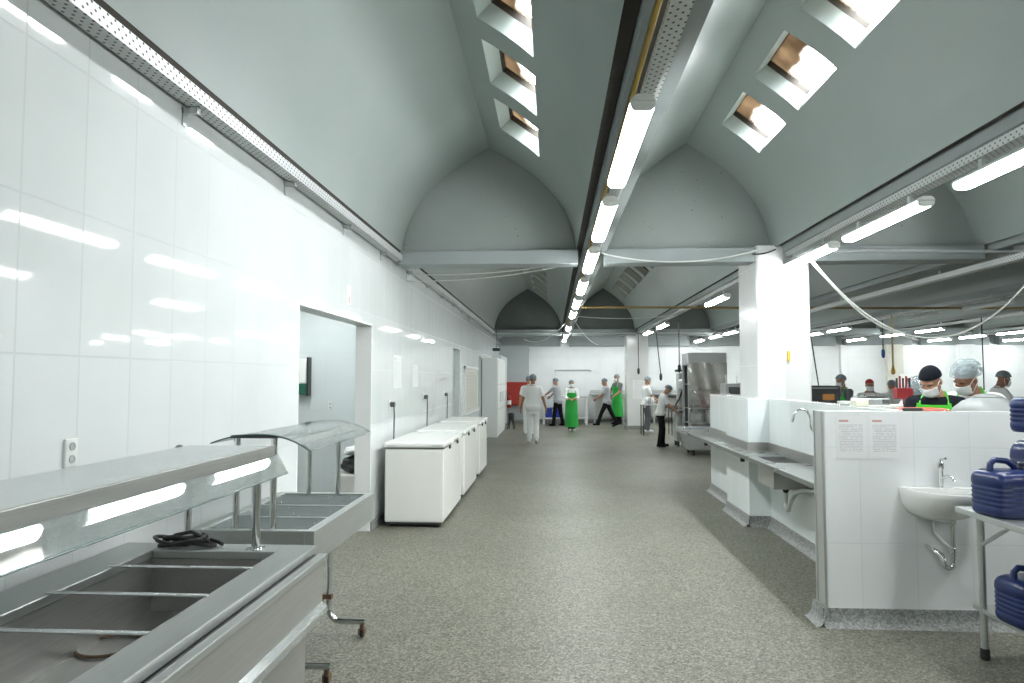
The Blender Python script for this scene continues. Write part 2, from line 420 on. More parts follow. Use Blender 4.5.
# --- left wall with openings
def wall_x(x0, x1, ya, yb, ztop, holes):
    """wall slab in the YZ plane with rectangular openings (ya,yb,z0,z1)"""
    m = MB(); ys = sorted({ya, yb, *[h[0] for h in holes], *[h[1] for h in holes]})
    for a, b in zip(ys, ys[1:]):
        hs = sorted([h for h in holes if h[0] <= a + 1e-6 and h[1] >= b - 1e-6], key=lambda h: h[2])
        z = 0.0
        for h in hs:
            if h[2] > z + 1e-6: m.box(x0, x1, a, b, z, h[2])
            z = h[3]
        if z < ztop: m.box(x0, x1, a, b, z, ztop)
    return m
WL = -1.97
struct('wall_left', wall_x(WL - .17, WL, YS, YE, 5.2, [(5.22, 7.36, 0, 2.225), (13.5, 14.55, 0, 2.25), (18.3, 18.95, 0, 2.25)]), M['tile_left'])
struct('trim_1', MB().box(WL - .172, WL + .002, 5.2, 5.222, 0, 2.24).box(WL - .172, WL + .002, 7.355, 7.375, 0, 2.24).box(WL - .172, WL + .002, 5.2, 7.375, 2.222, 2.24), M['white_paint'])
d = struct('door_1', MB().box(WL - .16, WL - .11, 13.5, 14.55, 0, 2.25), M['grey_paint']); MB().box(WL - .11, WL - .07, 13.62, 13.66, .98, 1.12).build('door_handle', M['galv'], d)
d = struct('door_2', MB().box(WL - .16, WL - .11, 18.3, 18.95, 0, 2.25), M['grey_paint']); MB().box(WL - .11, WL - .07, 18.4, 18.44, .98, 1.12).build('door_handle', M['galv'], d)
w = struct('window_1', MB().box(WL, WL + .04, 15.2, 15.28, .86, 1.92).box(WL, WL + .04, 17.75, 17.83, .86, 1.92).box(WL, WL + .05, 15.2, 17.83, 1.86, 1.92).box(WL, WL + .07, 15.15, 17.88, .82, .88), M['white_paint'])
m = MB()
for i in range(12): m.box(WL + .004, WL + .022, 15.28, 17.75, .885 + i * .0812, .885 + i * .0812 + .078)
m.build('shutter', M['cream'], w, bevel=.004)
struct('wall_back', MB().box(-2.2, 18.9, YE, YE + .2, 0, 5.2), M['tile_back'])
struct('wall_back_pier', MB().box(WL, -.86, 25.45, YE, 0, 2.86), M['tile_grey'])
struct('wall_back_projection', MB().box(10.55, 18.7, 25.62, YE, 0, 2.86), M['tile_back'])
struct('wall_right', MB().box(18.7, 18.9, YS, YE, 0, 5.2), M['tile_left'])
struct('wall_front', MB().box(-2.2, 18.9, YS - .2, YS, 0, 5.2), M['pale_wall'])
for i, x in enumerate((12.1, 14.6)):
    struct('wall_back_pilaster', MB().box(x, x + .55, 25.4, 25.65, 0, 2.86), M['cream'] if i == 0 else M['tile_back'])
m = MB().box(WL, WL + .02, 7.38, 13.5, 0, .09).box(WL, WL + .02, 14.55, 18.3, 0, .09).box(WL, WL + .02, YS, 5.2, 0, .09)
struct('baseboard_left', m, M['skirting'])
struct('baseboard_back', MB().box(-.86, 10.5, YE - .025, YE, 0, .11).box(WL, -.86, 25.425, 25.45, 0, .11), M['skirting'])

# --- annex seen through the opening
struct('wall_annex_back', MB().box(-6.2, WL - .17, 9.5, 9.6, 0, 2.9), M['tile_annex'])
struct('wall_annex_side', MB().box(-6.2, -6.1, 2.0, 9.5, 0, 2.9), M['pale_wall'])
struct('wall_annex_front', MB().box(-6.2, WL - .17, 1.9, 2.0, 0, 2.9), M['pale_wall'])
struct('ceiling_annex', MB().box(-6.2, WL - .17, 1.9, 9.6, 2.9, 3.0), M['white_paint'])
struct('trim_2', MB().box(-2.66, -2.56, 9.42, 9.5, 0, 2.25), M['grey_paint'])

# --- vaults with skylight openings
SK_V = (.20, .60)
SK1 = [(4.28, 5.14), (5.47, 6.33), (6.66, 7.52), (3.09, 3.95)]
SK2 = [(20.62 - 1.18 * k, 21.44 - 1.18 * k) for k in range(7)]
VS = sorted({1, .985, .96, .93, .89, .84, .78, .7, .65, .6, .5, .4, .3, .2, .1, 0})
win_no = [1]
for b in range(len(XB) - 1):
    x0 = XB[b] + (.18 if b else .06); x1 = XB[b + 1] - .18
    xm, a = (x0 + x1) / 2, (x1 - x0) / 2
    cols = [(-v, xm - a * v, vault_z(v)) for v in VS[::-1]] + [(v, xm + a * v, vault_z(v)) for v in VS[1:]]
    for seg, (ya, yb) in enumerate(((YS, YT[0]), (YT[0], YT[1]), (YT[1], YE))):
        holes = SK1 if seg == 0 else SK2 if seg == 1 else []
        if b > 3: holes = []
        ys = sorted({ya, yb, *[h[0] for h in holes], *[h[1] for h in holes]})
        mb = MB(); nC = len(cols)
        for y in ys: mb.v += [(x, y, z) for _, x, z in cols]
        for i in range(len(ys) - 1):
            for j in range(nC - 1):
                vm = (cols[j][0] + cols[j + 1][0]) / 2; ym = (ys[i] + ys[i + 1]) / 2
                if SK_V[0] < vm < SK_V[1] and any(h[0] < ym < h[1] for h in holes): continue
                o = i * nC; mb.f.append((o + j, o + j + 1, o + nC + j + 1, o + nC + j))
        o = struct('ceiling_vault', mb, M['vault'], smooth=50)
        for hy0, hy1 in holes:
            P0, P1 = [(xm + a * v, vault_z(v)) for v in SK_V]
            tx, tz = P1[0] - P0[0], P1[1] - P0[1]; L = math.hypot(tx, tz); tx /= L; tz /= L; nx, nz = -tz, tx
            if nz < 0: nx, nz = -nx, -nz
            D, ins = .15, .03
            js = [c for c in cols if SK_V[0] - 1e-6 <= c[0] <= SK_V[1] + 1e-6]
            inner = [(c[1], c[2]) for c in js]; outer = []
            for k, (x, z) in enumerate(inner):
                t = (x - P0[0]) * tx + (z - P0[1]) * tz; t2 = ins + (L - 2 * ins) * t / L
                outer.append((P0[0] + tx * t2 + nx * D, P0[1] + tz * t2 + nz * D))
            w = MB(); n_ = len(inner)
            ring_i = [(x, hy0, z) for x, z in inner] + [(x, hy1, z) for x, z in inner[::-1]]
            ring_o = [(x, hy0 + ins, z) for x, z in outer] + [(x, hy1 - ins, z) for x, z in outer[::-1]]
            ring_p = [(x + nx * .08, y, z + nz * .08) for x, y, z in ring_o]
            K = len(ring_i); w.v += ring_i + ring_o + ring_p
            for k in range(K):
                k2 = (k + 1) % K
                w.f.append((k, k2, K + k2, K + k)); 
            win_no[0] += 1
            wo = struct('window_%d' % win_no[0], w, M['vault'])
            fr = MB()
            fr.v += ring_o + ring_p
            for k in range(K): fr.f.append((k, (k + 1) % K, K + (k + 1) % K, K + k))
            fr.build('window_frame', M['slot'], wo)
            A, B = outer[0], outer[-1]
            pmh = MB(); e = .055
            pa = [(A[0] + nx * e, hy0 + ins, A[1] + nz * e), (B[0] + nx * e, hy0 + ins, B[1] + nz * e), (B[0] + nx * e, hy1 - ins, B[1] + nz * e), (A[0] + nx * e, hy1 - ins, A[1] + nz * e)]
            pmh.add(pa + [(x + nx * .01, y, z + nz * .01) for x, y, z in pa], [(0, 1, 2, 3), (7, 6, 5, 4), (0, 4, 5, 1), (1, 5, 6, 2), (2, 6, 7, 3), (3, 7, 4, 0)])
            po = pmh.build('pane', M['pane'] if seg == 0 else M['pane_grimy'], wo); uv_planar(po, 0, 1)
    # end walls (lunettes) and the ledge below them
    for yt in YT + (YE - .02,):
        poly = [(x, z) for _, x, z in cols]
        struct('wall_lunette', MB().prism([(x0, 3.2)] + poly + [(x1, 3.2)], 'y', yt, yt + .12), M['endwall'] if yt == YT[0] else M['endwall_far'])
    struct('trim_ledge', MB().box(x0 - .02, x1 + .02, YT[0] - .18, YT[0] + .12, 3.05, 3.225), M['beam'], bevel=.01)
    struct('trim_ledge', MB().box(x0 - .02, x1 + .02, YT[1] - .2, YT[1] + .12, 3.02, 3.225), M['beam'])
    struct('trim_ledge', MB().box(x0 - .02, x1 + .02, YE - .25, YE, 2.84, 3.225), M['beam'])
    # beam with a dark strip beside it, painted as shade of the open gutter
    if b:
        X = XB[b]
        struct('beam', MB().box(X - .10, X + .185, YS, YE, 3.20, 3.75), M['beam'])
        struct('trim_slot_shade', MB().box(X - .178, X - .105, YS, YE, 3.24, 3.75), M['slot'])
        struct('trim_edge', MB().box(X - .10, X - .07, YS, YE, 3.15, 3.20), M['beam'])
struct('trim_slot_shade', MB().box(WL, XB[0] + .055, YS, YE, 3.225, 3.6).box(WL, XB[0] + .072, YS, YE, 3.185, 3.235), M['slot'])  # dark strip painted as the shaded gap above the left tray

# --- columns
struct('column', MB().box(2.45, 3.08, 8.3, 9.1, 0, 3.25), M['tile_column'], bevel=.03)
struct('column', MB().box(2.42, 3.10, 22.25, 22.95, 0, 3.05), M['tile_column'])
struct('column', MB().box(7.6, 8.25, 22.25, 22.95, 0, 3.05), M['tile_column'])
struct('baseboard_column', MB().box(2.40, 3.12, 22.23, 22.97, 0, .12), M['skirting'])
struct('trim_conduit', MB().box(2.745, 2.765, 8.288, 8.3, 1.41, 3.2).box(3.03, 3.045, 8.288, 8.3, 1.6, 3.2), M['whitepl'])

# --- half walls
struct('wall_half_side', MB().box(2.43, 2.58, 4.92, 10.28, 0, 1.418), M['tile_half'])
struct('wall_half_casing', MB().box(2.20, 2.43, 7.86, 8.84, 0, 1.42), M['tile_half'])
struct('wall_half_casing', MB().box(2.33, 2.43, 8.84, 10.28, 0, 1.416), M['tile_half'])
struct('wall_half_front', MB().box(1.84, 4.4, 4.78, 4.92, 0, 1.422), M['tile_x'])
struct('trim_3', MB().box(1.822, 1.84, 4.775, 4.793, .1, 1.425).box(1.822, 1.84, 4.907, 4.925, .1, 1.425).box(1.829, 1.841, 4.793, 4.907, .1, 1.422), M['alu'])
# rounded terrazzo skirting of the half walls
def cove(p0, p1, n):      # quarter-round skirting along p0-p1, n = outward direction
    p0, p1, n = Vector((*p0, 0)), Vector((*p1, 0)), Vector((*n, 0)); P = []
    prof = [(0, .115), (.014, .115), (.018, .08), (.026, .04), (.045, .012), (.075, 0)]
    for o_, z in prof: P.append([p0 + n * o_ + Vector((0, 0, z)), p1 + n * o_ + Vector((0, 0, z))])
    return P
m = MB()
m.grid(cove((1.80, 4.78), (4.4, 4.78), (0, -1))); m.grid(cove((1.825, 4.73), (1.825, 4.97), (-1, 0)))
m.grid(cove((1.84, 4.92), (2.43, 4.92), (0, 1)))
struct('baseboard_front', m, M['skirting'], smooth=40)
m = MB(); m.grid(cove((2.43, 4.92), (2.43, 7.86), (-1, 0))); m.grid(cove((2.185, 7.86), (2.43, 7.86), (0, -1))); m.grid(cove((2.20, 7.82), (2.20, 8.84), (-1, 0))); m.grid(cove((2.33, 8.84), (2.33, 10.3), (-1, 0)))
struct('baseboard_side', m, M['skirting'], smooth=40)

# ================================================================== LAMPS
def lamp_mesh():
    L, W = 1.40, .12
    h = MB()
    h.prism([(-W / 2 + .012, .068), (-W / 2 - .002, .045), (W / 2 + .002, .045), (W / 2 - .012, .068), (W / 2 - .03, .078), (-W / 2 + .03, .078)], 'y', -L / 2, L / 2)
    d = MB(); prof = [(-W / 2, .046), (-W / 2 + .004, .018), (-W / 2 + .018, .003), (0, 0), (W / 2 - .018, .003), (W / 2 - .004, .018), (W / 2, .046)]
    d.prism(prof, 'y', -L / 2 + .03, L / 2 - .03)
    e = [MB().prism([(x * 1.03, z) for x, z in prof], 'y', s * (L / 2 - .03), s * (L / 2 - .012)) for s in (-1, 1)]
    k = [MB().box(-.012, .012, s - .02, s + .02, .078, .16) for s in (-.45, .45)]
    return h, d, e, k
def make_lamp(lit, label, group):
    r = root('ceiling_light', label, 'ceiling light', (0, 0, -50), 0, group)
    h, d, e, k = lamp_mesh()
    h.build('housing', M['whitepl'], r, bevel=.004); d.build('diffuser', M['lit'] if lit else M['unlit'], r, smooth=60)
    for q_ in e: q_.build('end_cap', M['whitepl'], r)
    for q_ in k: q_.build('bracket', M['galv'], r)
    return r
ORD = ['first', 'second', 'third', 'fourth', 'fifth', 'sixth', 'seventh', 'eighth', 'ninth', 'tenth']
LZ = 2.945
rows = [
    (.445, 'middle row over the aisle', [3.96, 5.82, 7.80, 9.97, 12.15, 14.25, 18.2, 21.45, 24.2]),
    (2.83, 'row over the sink counter', [4.15, 5.96, 7.66, 11.85, 17.6, 20.2, 24.3]),
    (5.25, 'second row right of the column', [20.3, 22.2, 24.6]),
    (7.92, 'third row right of the column', [19.3, 21.2, 23.6]),
    (10.55, 'fourth row right of the column', [19.7, 21.8, 24.3]),
    (13.5, 'fifth row right of the column', [20.8, 22.7, 24.6]),
    (16.1, 'sixth row right of the column', [22.4, 24.6]),
]
lit0 = None
for X, nm, ys in rows:
    for i, y in enumerate(ys):
        lab = 'lit white batten light, %s from near end of the %s' % (ORD[i], nm)
        if lit0 is None:
            lit0 = make_lamp(True, lab, 'lit batten lights'); lit0.location = (X, y, LZ)
        else: dup(lit0, (X, y, LZ), 0, lab)
# unseen lamps added for light behind the camera; rows carry on over right-hand hall
for j, (X, y) in enumerate(((.445, -.4), (.445, -2.6), (2.83, .6), (2.83, -1.6))):
    dup(lit0, (X, y, LZ), 0, 'added unseen batten light behind the viewpoint, %s of four there' % ORD[j])
hz = [(5.25, 1.5), (5.25, -1.0), (7.92, 2.5), (10.55, 13.0), (13.5, 12.0), (10.55, 5.0)]
for j, (X, y) in enumerate(hz):
    dup(lit0, (X, y, LZ), 0, 'lit white batten light beyond the right edge of the view, %s of six there' % ORD[j])
un = make_lamp(False, 'unlit grey batten light, nearer of the two unlit ones over the right hall', 'unlit batten lights'); un.location = (7.95, 12.9, LZ)
dup(un, (7.95, 15.1, LZ), 0, 'unlit grey batten light, farther of the two unlit ones over the right hall')
al = dup(lit0, (-4.6, 5.6, 2.74), 0, 'added unseen batten light on the ceiling of the side room')  # two lamps out of view, added to brighten the side room
dup(lit0, (-3.3, 8.2, 2.74), 0, 'added unseen batten light at the far end of the side room ceiling')

# ================================================================== CABLE TRAYS, PIPES, CABLES
def tray(name, label, x, z, w=.10, hgt=.06, y0=YS + .05, y1=YE - .3, flip=False, brackets=None, wall=None):
    r = root(name, label, 'cable tray', (x, 0, z))
    t = .004
    MB().box(0, w, y0, y1, 0, t).box(0, t, y0, y1, t, hgt).box(w - t, w, y0, y1, t, hgt).build('tray', M['perf'], r)
    if brackets:
        for y in brackets:
            b = MB().box(-.025 if wall else -.0, w * .6, y - .018, y + .018, -.035, -.006).box(-.026, -.018, y - .018, y + .018, -.10, .02)
            b.build('bracket', M['galv'], r)
    else:
        for k in range(8):
            y = y0 + 1.2 + k * 3.2
            MB().box(w / 2 - .012, w / 2 + .012, y - .012, y + .012, hgt * .1, hgt + .06).build('hanger', M['galv'], r)
    return r
tray('cable_tray', 'perforated metal cable tray along the top of the left tiled wall', WL + .026, 3.10, .095, .075, brackets=[3.49, 4.88, 6.3, 7.7, 9.15, 10.6, 12.0, 13.4, 14.8, 16.2], wall=True)
tray('cable_tray', 'perforated white cable tray above the middle row of lights', .462, 3.10, .09, .035)
tray('cable_tray', 'perforated cable tray above the lights over the sink counter', 2.79, 3.09, .11, .06)
tray('cable_tray', 'perforated cable tray crossing the right hall beyond the column, without lights nearby', 5.22, 2.98, .11, .07)
tray('cable_tray', 'perforated cable tray over the two unlit lights', 7.86, 3.06, .11, .06)
for X, nm in ((10.5, 'fourth'), (13.45, 'fifth'), (16.05, 'sixth')):
    tray('cable_tray', 'perforated cable tray over the %s row of lights right of the column' % nm, X, 3.06, .11, .06)
def pipe(name, label, cat, pts, r, mat, n=8, group=None):
    return tag(MB().tube(pts, r, n).build(name, mat, smooth=50), label, cat, group)
yp = root('gas_pipe', 'yellow gas pipe running lengthwise beside the middle row of lights', 'pipe', (0, 0, 0))
MB().tube([(.435, YS + .1, 3.17), (.435, 22.0, 3.17)], .016, 10).build('pipe', M['yellow'], yp, smooth=50)
for y in (2.3, 4.3, 6.6, 9.0, 12.0): MB().tube([(.435, y, 3.17), (.435, y + .06, 3.17)], .024, 10).build('coupling', M['rust'], yp, smooth=40)
pipe('gas_pipe', 'ochre pipe crossing the vaults above the far lights', 'pipe', [(.5, 14.0, 3.10), (4.8, 14.0, 3.06), (9.9, 14.0, 3.02)], .022, M['ochre'])
pipe('conduit', 'grey conduit crossing from the tiled column towards the right hall', 'pipe', [(2.95, 8.24, 3.16), (5.2, 8.24, 3.13), (7.6, 8.24, 3.10)], .018, M['conduit'])
pipe('conduit', 'grey conduit under the far ledge across the back of the hall', 'pipe', [(-1.9, 22.1, 3.1), (2.3, 22.1, 3.1), (9.0, 22.1, 3.08)], .025, M['conduit'])
wc = M['cable']
def cable(label, pts, r=.008, mat=None): return pipe('electric_cable', label, 'cable', pts, r, mat or wc, 6)
cable('white cable sagging from the column-side lights towards the right hall', sag((2.83, 7.55, 2.93), (5.55, 8.0, 2.97), .86, 28), .010)
cable('second white cable following the sagging one right of the column', sag((2.83, 7.62, 2.93), (4.15, 8.0, 2.08), .16, 24, .012), .008)
cable('white cable swagged from the middle beam to the top of the tiled column', sag((.60, 8.3, 3.17), (2.5, 8.27, 3.19), .13), .009)
cable('upper white cable swagged across the left vault', sag((.32, 8.95, 3.18), (-1.93, 9.1, 3.05), .06), .007)
cable('lower white cable swagged across the left vault', sag((.32, 9.0, 3.17), (-1.93, 8.95, 2.94), .07), .007)
cable('thin white cable swagged across the far middle vault', sag((.55, 15.6, 3.06), (2.7, 15.6, 3.06), .06), .009)
cable('grey cable dropping from the middle lights beyond the green-aproned person', sag((.47, 15.2, 2.98), (1.35, 20.0, 2.62), .12), .010)
cable('white cable dropping from the middle beam towards the left wall', sag((.36, 18.0, 3.1), (-.9, 22.0, 2.9), .25), .010)
m = MB().tube(sag((2.68, 8.285, 3.19), (2.40, 8.26, 3.13), .02, 8), .010, 6)
tag(m.build('electric_cable', M['black'], smooth=50), 'black cable end at the top of the tiled column', 'cable')
# loops of cable tied on the right tray
m = MB(); m.tube(arc((2.90, 5.65, 3.11), .06, 0, PI * 1.7, 14, 'yz'), .007, 6); m.tube(arc((2.91, 5.72, 3.10), .045, .4, PI * 1.6, 14, 'yz'), .007, 6)
tag(m.build('cable_loop', wc, smooth=50), 'white cable loops tied to the tray over the sink counter', 'cable')

def hang_cord(label, x, y, z0, z1, plug=True, mat=None, dx=0, pm_=None):
    r = root('hanging_cord', label, 'cord', (x, y, z1))
    pts = [(0 - dx * t, 0, (z0 - z1) * t) for t in [i / 10 for i in range(11)]]
    MB().tube(pts, .013, 6).build('cord', mat or M['black'], r, smooth=50)
    if plug:
        MB().lathe([(.018, .02), (.035, .0), (.04, -.08), (.03, -.15), (.012, -.17)], n=10).build('socket', pm_ or M['blackm'], r, smooth=40)
    return r
hang_cord('black cord with socket hanging in front of the far tiled column', 2.58, 20.6, 2.95, 1.93)
hang_cord('black cord with plug hanging above the worker, slanting', 2.86, 18.2, 2.95, 1.75, True, None, .12)
hang_cord('black cord with coiled plug hanging beside the film-covered rack', 3.05, 16.6, 3.05, 1.95)
hang_cord('short cord with blue plug hanging in the right hall', 7.15, 15.2, 2.9, 2.25, True, M['dark'], 0, pm('blue_plug', (.01, .08, .3), .4))
hang_cord('black cord slanting down beside the tiled column to the work tables', 5.72, 15.0, 2.95, 1.3, False, None, .22)
hang_cord('black straight cord hanging behind the person with the grey hairnet', 9.1, 15.0, 2.95, 1.2, False)
gp = root('gas_drop_pipe', 'vertical ochre gas pipe with brass valve in the right hall', 'pipe', (7.25, 15.0, 0))
MB().tube([(0, 0, 3.0), (0, 0, 1.75)], .02, 8).build('pipe', pm('pale_ochre', (.55, .42, .2), .5), gp, smooth=50)
MB().lathe([(.01, 0), (.045, .03), (.05, .09), (.03, .14), (.02, .2)], (0, 0, 1.72), 10).build('valve', pm('brass', (.45, .30, .08), .35, .8), gp, smooth=40)

# ================================================================== FITTINGS ON THE LEFT WALL
def socket(label, x, y, z, rz, two=True):
    r = root('wall_socket', label, 'socket', (x, y, z), rz)
    MB().box(-.036, .036, -.012, 0, -.058, .058).build('plate', M['whitepl'], r, bevel=.004)
    for s in ((-.026, .026) if two else (0,)):
        MB().lathe([(.017, 0), (.017, .004), (.013, .004), (.012, .002)], (0, -.012, s), 14, mat=Matrix.Rotation(PI / 2, 4, 'X')).build('outlet', M['conduit'], r)
    return r
socket('white double wall socket on the left tiled wall above the serving counter', WL, 2.70, 1.345, PI / 2)
for nm, y, z in (('nearest', 8.2, 1.30), ('middle', 10.4, 1.33), ('farthest', 12.4, 1.32)):
    socket('white wall socket on the left wall above the %s freezer' % nm, WL, y, z + .03, PI / 2, False)
    r = root('power_cord', 'dark power cord plugged in above the %s freezer' % nm, 'cord', (WL + .03, y, z))
    MB().box(-.015, .045, -.025, .025, 0, .06).build('plug', M['dark'], r, bevel=.008)
    MB().tube([(.03, 0, .0), (.035, 0, -.1), (.03, .0, -.42), (.02, 0, -.75)], .009, 6).build('cord', M['dark'], r, smooth=50)
def notice(name, label, cat, c, w, h, axis, mat, th=.003):
    if axis == 'x': mb = MB().box(c[0], c[0] + th, c[1] - w / 2, c[1] + w / 2, c[2] - h / 2, c[2] + h / 2); o = mb.build(name, mat); uv_planar(o, 1, 2)
    else: mb = MB().box(c[0] - w / 2, c[0] + w / 2, c[1] - th, c[1], c[2] - h / 2, c[2] + h / 2); o = mb.build(name, mat); uv_planar(o, 0, 2)
    return tag(o, label, cat)
notice('notice', 'faint tall paper notice on the left wall above the nearest freezer', 'notice', (WL, 8.62, 1.73), .45, .42, 'x', M['paper_faint'])
notice('notice', 'faint lower paper notice on the left wall above the middle freezer', 'notice', (WL, 9.75, 1.68), .42, .32, 'x', M['paper_faint'])
notice('notice', 'left white printed notice taped to the half wall above the washbasin', 'notice', (2.02, 4.78, 1.25), .195, .285, 'y', M['paper'])
notice('notice', 'right white printed notice taped to the half wall above the washbasin', 'notice', (2.24, 4.78, 1.25), .195, .285, 'y', M['paper'])
notice('notice', 'white printed notice on the far tiled column', 'notice', (2.80, 22.25, 1.28), .40, .62, 'y', M['paper_faint'])
tag(MB().box(2.79, 2.815, 8.262, 8.285, 1.85, 1.97).build('yellow_tag', pm('yellow_card', (.75, .55, .05), .5)), 'small yellow tag hanging on the conduit of the tiled column', 'tag')
# pictograph plaque: red flame-like mark over the door
r = root('wall_plaque', 'small clear plaque with a red mark above the doorway', 'sign', (WL, 6.5, 2.38))
MB().box(0, .004, -.05, .05, -.02, .17).build('plate', M['white_paint'], r)
MB().prism([(-.02, .0), (.02, 0), (.024, .06), (.008, .05), (.0, .13), (-.012, .06)], 'x', .004, .007).build('mark', pm('faded_red', (.75, .35, .3), .6), r)
# dispenser in the side room
r = root('paper_dispenser', 'white dispenser with green lower half inside the side room', 'dispenser', (-3.52, 9.5, 1.42))
MB().box(-.12, .09, -.12, 0, .15, .5).build('cover', M['whitepl'], r, bevel=.02)
MB().box(-.12, .09, -.125, 0, 0, .15).build('tray', pm('dark_green', (.01, .10, .06), .4), r, bevel=.01)
MB().box(.095, .12, -.13, 0, -.02, .52).build('rail', M['blackm'], r)
socket('white socket on the side room wall beside the dispenser', -3.12, 9.5, 1.26, 0, True)
r = root('storage_chest', 'low white chest inside the side room doorway', 'chest', (-2.36, 8.35, 0))
MB().box(-.2, .2, -.4, .6, .06, .52).build('body', M['enamel'], r, bevel=.02)
for sx in (-.16, .16):
    for sy in (-.35, .55): MB().box(sx - .02, sx + .02, sy - .02, sy + .02, 0, .06).build('foot', M['black'], r)
def lumpy(label, name, cat, c, s, mat, seed, amp=.25):
    bm = bmesh.new(); bmesh.ops.create_icosphere(bm, subdivisions=4, radius=1)
    from mathutils import noise as nz
    for v in bm.verts:
        d_ = 1 + amp * nz.noise(v.co * 2 + Vector((seed, 0, 0))) + amp * .5 * nz.noise(v.co * 5 + Vector((0, seed, 0)))
        p = v.co * d_
        v.co = Vector((p.x * s[0], p.y * s[1], max(-.72, p.z) * s[2]))
    me = bpy.data.meshes.new(name); bm.to_mesh(me); bm.free(); me.materials.append(mat)
    me.polygons.foreach_set('use_smooth', [True] * len(me.polygons))
    o = bpy.data.objects.new(name, me); COL.objects.link(o); o.location = c
    return tag(o, label, cat)
lumpy('black crumpled sack lying on the low white chest', 'sack', 'sack', (-2.36, 8.2, .61), (.20, .22, .11), M['black'], 3)
lumpy('white folded cloth on top of the black sack', 'cloth', 'cloth', (-2.34, 8.22, .77), (.17, .2, .06), M['cloth_w'], 9)

# ================================================================== HOT SERVING COUNTER
r = root('serving_counter', 'stainless steel hot food serving counter with open well and glass guard', 'serving counter', (0, 0, 0))
Y0, Y1 = .35, 3.06
TX0, TX1 = -1.94, -1.06
WX0, WX1, WY0, WY1, WB = -1.745, -1.195, .55, 2.93, .64
t = MB()
for a in ((TX0, WX0, Y0, Y1), (WX1, TX1, Y0, Y1), (WX0, WX1, Y0, WY0), (WX0, WX1, WY1, Y1)): t.box(a[0], a[1], a[2], a[3], .865, .90)
t.build('countertop', M['steel'], r, bevel=.004)
w = MB()
w.box(WX0 - .006, WX0, WY0, WY1, WB, .864).box(WX1, WX1 + .006, WY0, WY1, WB, .864).box(WX0, WX1, WY0 - .006, WY0, WB, .864).box(WX0, WX1, WY1, WY1 + .006, WB, .864).box(WX0 - .006, WX1 + .006, WY0, WY1, WB - .006, WB)
wo = w.build('well', M['steel_dark'], r)
MB().tube(arc((-1.66, 2.53, WB + .008), .11, 0, 2 * PI, 28, 'xy')[:-1], .006, 6, True).build('heating_ring', M['rust'], wo, smooth=50)
for y in (2.67, 2.33, 1.98, 1.5, 1.0):
    MB().box(WX0 - .02, WX1 + .012, y - .012, y + .012, .899, .905).build('divider_bar', M['steel_shelf'], r, bevel=.002)
MB().box(-1.038, -1.0, Y0, Y1 - .03, .845, .872).build('front_rail', M['steel'], r, bevel=.004)
MB().box(-1.075, -1.039, Y0 + .01, Y1 - .02, .80, .863).build('rail_gap_shade', M['blackm'], r)  # black strip filling the gap, standing for the shade in it
MB().box(WX1 + .02, -1.012, Y0 + .02, Y1 - .05, .62, .845).box(TX0 + .01, WX0 - .02, Y0 + .02, Y1 - .05, .62, .86).box(WX0 - .02, WX1 + .02, WY1 + .02, Y1 - .05, .62, .86).box(WX0 - .02, WX1 + .02, Y0 + .02, WY0 - .02, .62, .86).box(TX0 + .01, -1.06, Y0 + .02, Y1 - .12, .12, .62).build('body', M['steel_panel'], r, bevel=.003)
MB().prism([(-1.02, .675), (-.985, .655), (-.985, .622), (-1.02, .60)], 'y', Y0, Y1 - .06).build('bumper_rail', M['steel_shelf'], r, bevel=.003)
for sx in (TX0 + .08, -1.12):
    for sy in (Y0 + .12, Y1 - .2): MB().lathe([(.022, 0), (.028, .01), (.028, .05), (.02, .06), (.02, .13)], (sx, sy, 0), 12).build('foot', M['blackm'], r)
SX0, SX1, SZ = -1.70, -1.29, 1.335
SYN, SYF = .45, 3.13
MB().box(SX0, SX1, SYN, SYF, SZ - .012, SZ).build('shelf', M['steel_shelf'], r, bevel=.002)
MB().box(SX1 - .012, SX1 + .004, SYN, SYF, SZ - .046, SZ + .004).build('shelf_fascia', M['steel_dark'], r, bevel=.002)
for y in (2.98, .7):
    MB().tube([(-1.305, y, .90), (-1.305, y, SZ - .014)], .019, 14).build('post', M['chrome'], r, smooth=40)
    MB().lathe([(.042, 0), (.04, .008), (.022, .012)], (-1.305, y, .90), 18).build('post_flange', M['chrome'], r, smooth=30)
    MB().tube([(-1.80, y + .34 if y > 2 else y, .90 if y < 2 else .86), (-1.80, y + .34 if y > 2 else y, 1.12), (-1.72, y + (.1 if y > 2 else 0), SZ - .006)], .017, 12).build('post', M['chrome'], r, smooth=40)
P = [[(SX1 - .004 + .050 * k, y, SZ - .046 - .084 * k) for y in (SYN, SYF + .04)] for k in (0, .34, .67, 1)]
g = MB().grid(P, (.006, 0, .004)).build('sneeze_guard', M['glass'], r, smooth=30)
a_, b_ = P[-1]
MB().tube([Vector(a_) + Vector((.003, 0, .0)), Vector(b_) + Vector((.003, 0, 0))], .0035, 6).build('glass_edge', M['glass_edge'], g)
# cable coil on its ledge
m = MB()
rnd = random.Random(3)
pts = []
for i in range(90):
    a = i / 90 * 2 * PI * 4.2; rr = .075 + .02 * math.sin(i * .37) + .01 * rnd.random()
    pts.append((-1.64 + rr * 1.25 * math.cos(a) + .02 * math.sin(i * .11), 2.995 + rr * .55 * math.sin(a), .912 + .030 * i / 90 + .012 * math.sin(i * .5)))
pts += [(-1.54, 3.02, .93), (-1.50, 3.03, .915), (-1.47, 3.01, .909)]
m.tube(pts, .0085, 7); m.tube([(-1.74, 3.0, .915), (-1.68, 3.0, .95), (-1.62, 3.02, .96), (-1.56, 3.0, .945), (-1.50, 2.98, .912)], .0085, 7)
tag(m.build('cable_coil', M['black'], smooth=50), 'black coiled power cable lying on the far ledge of the serving counter', 'cable')

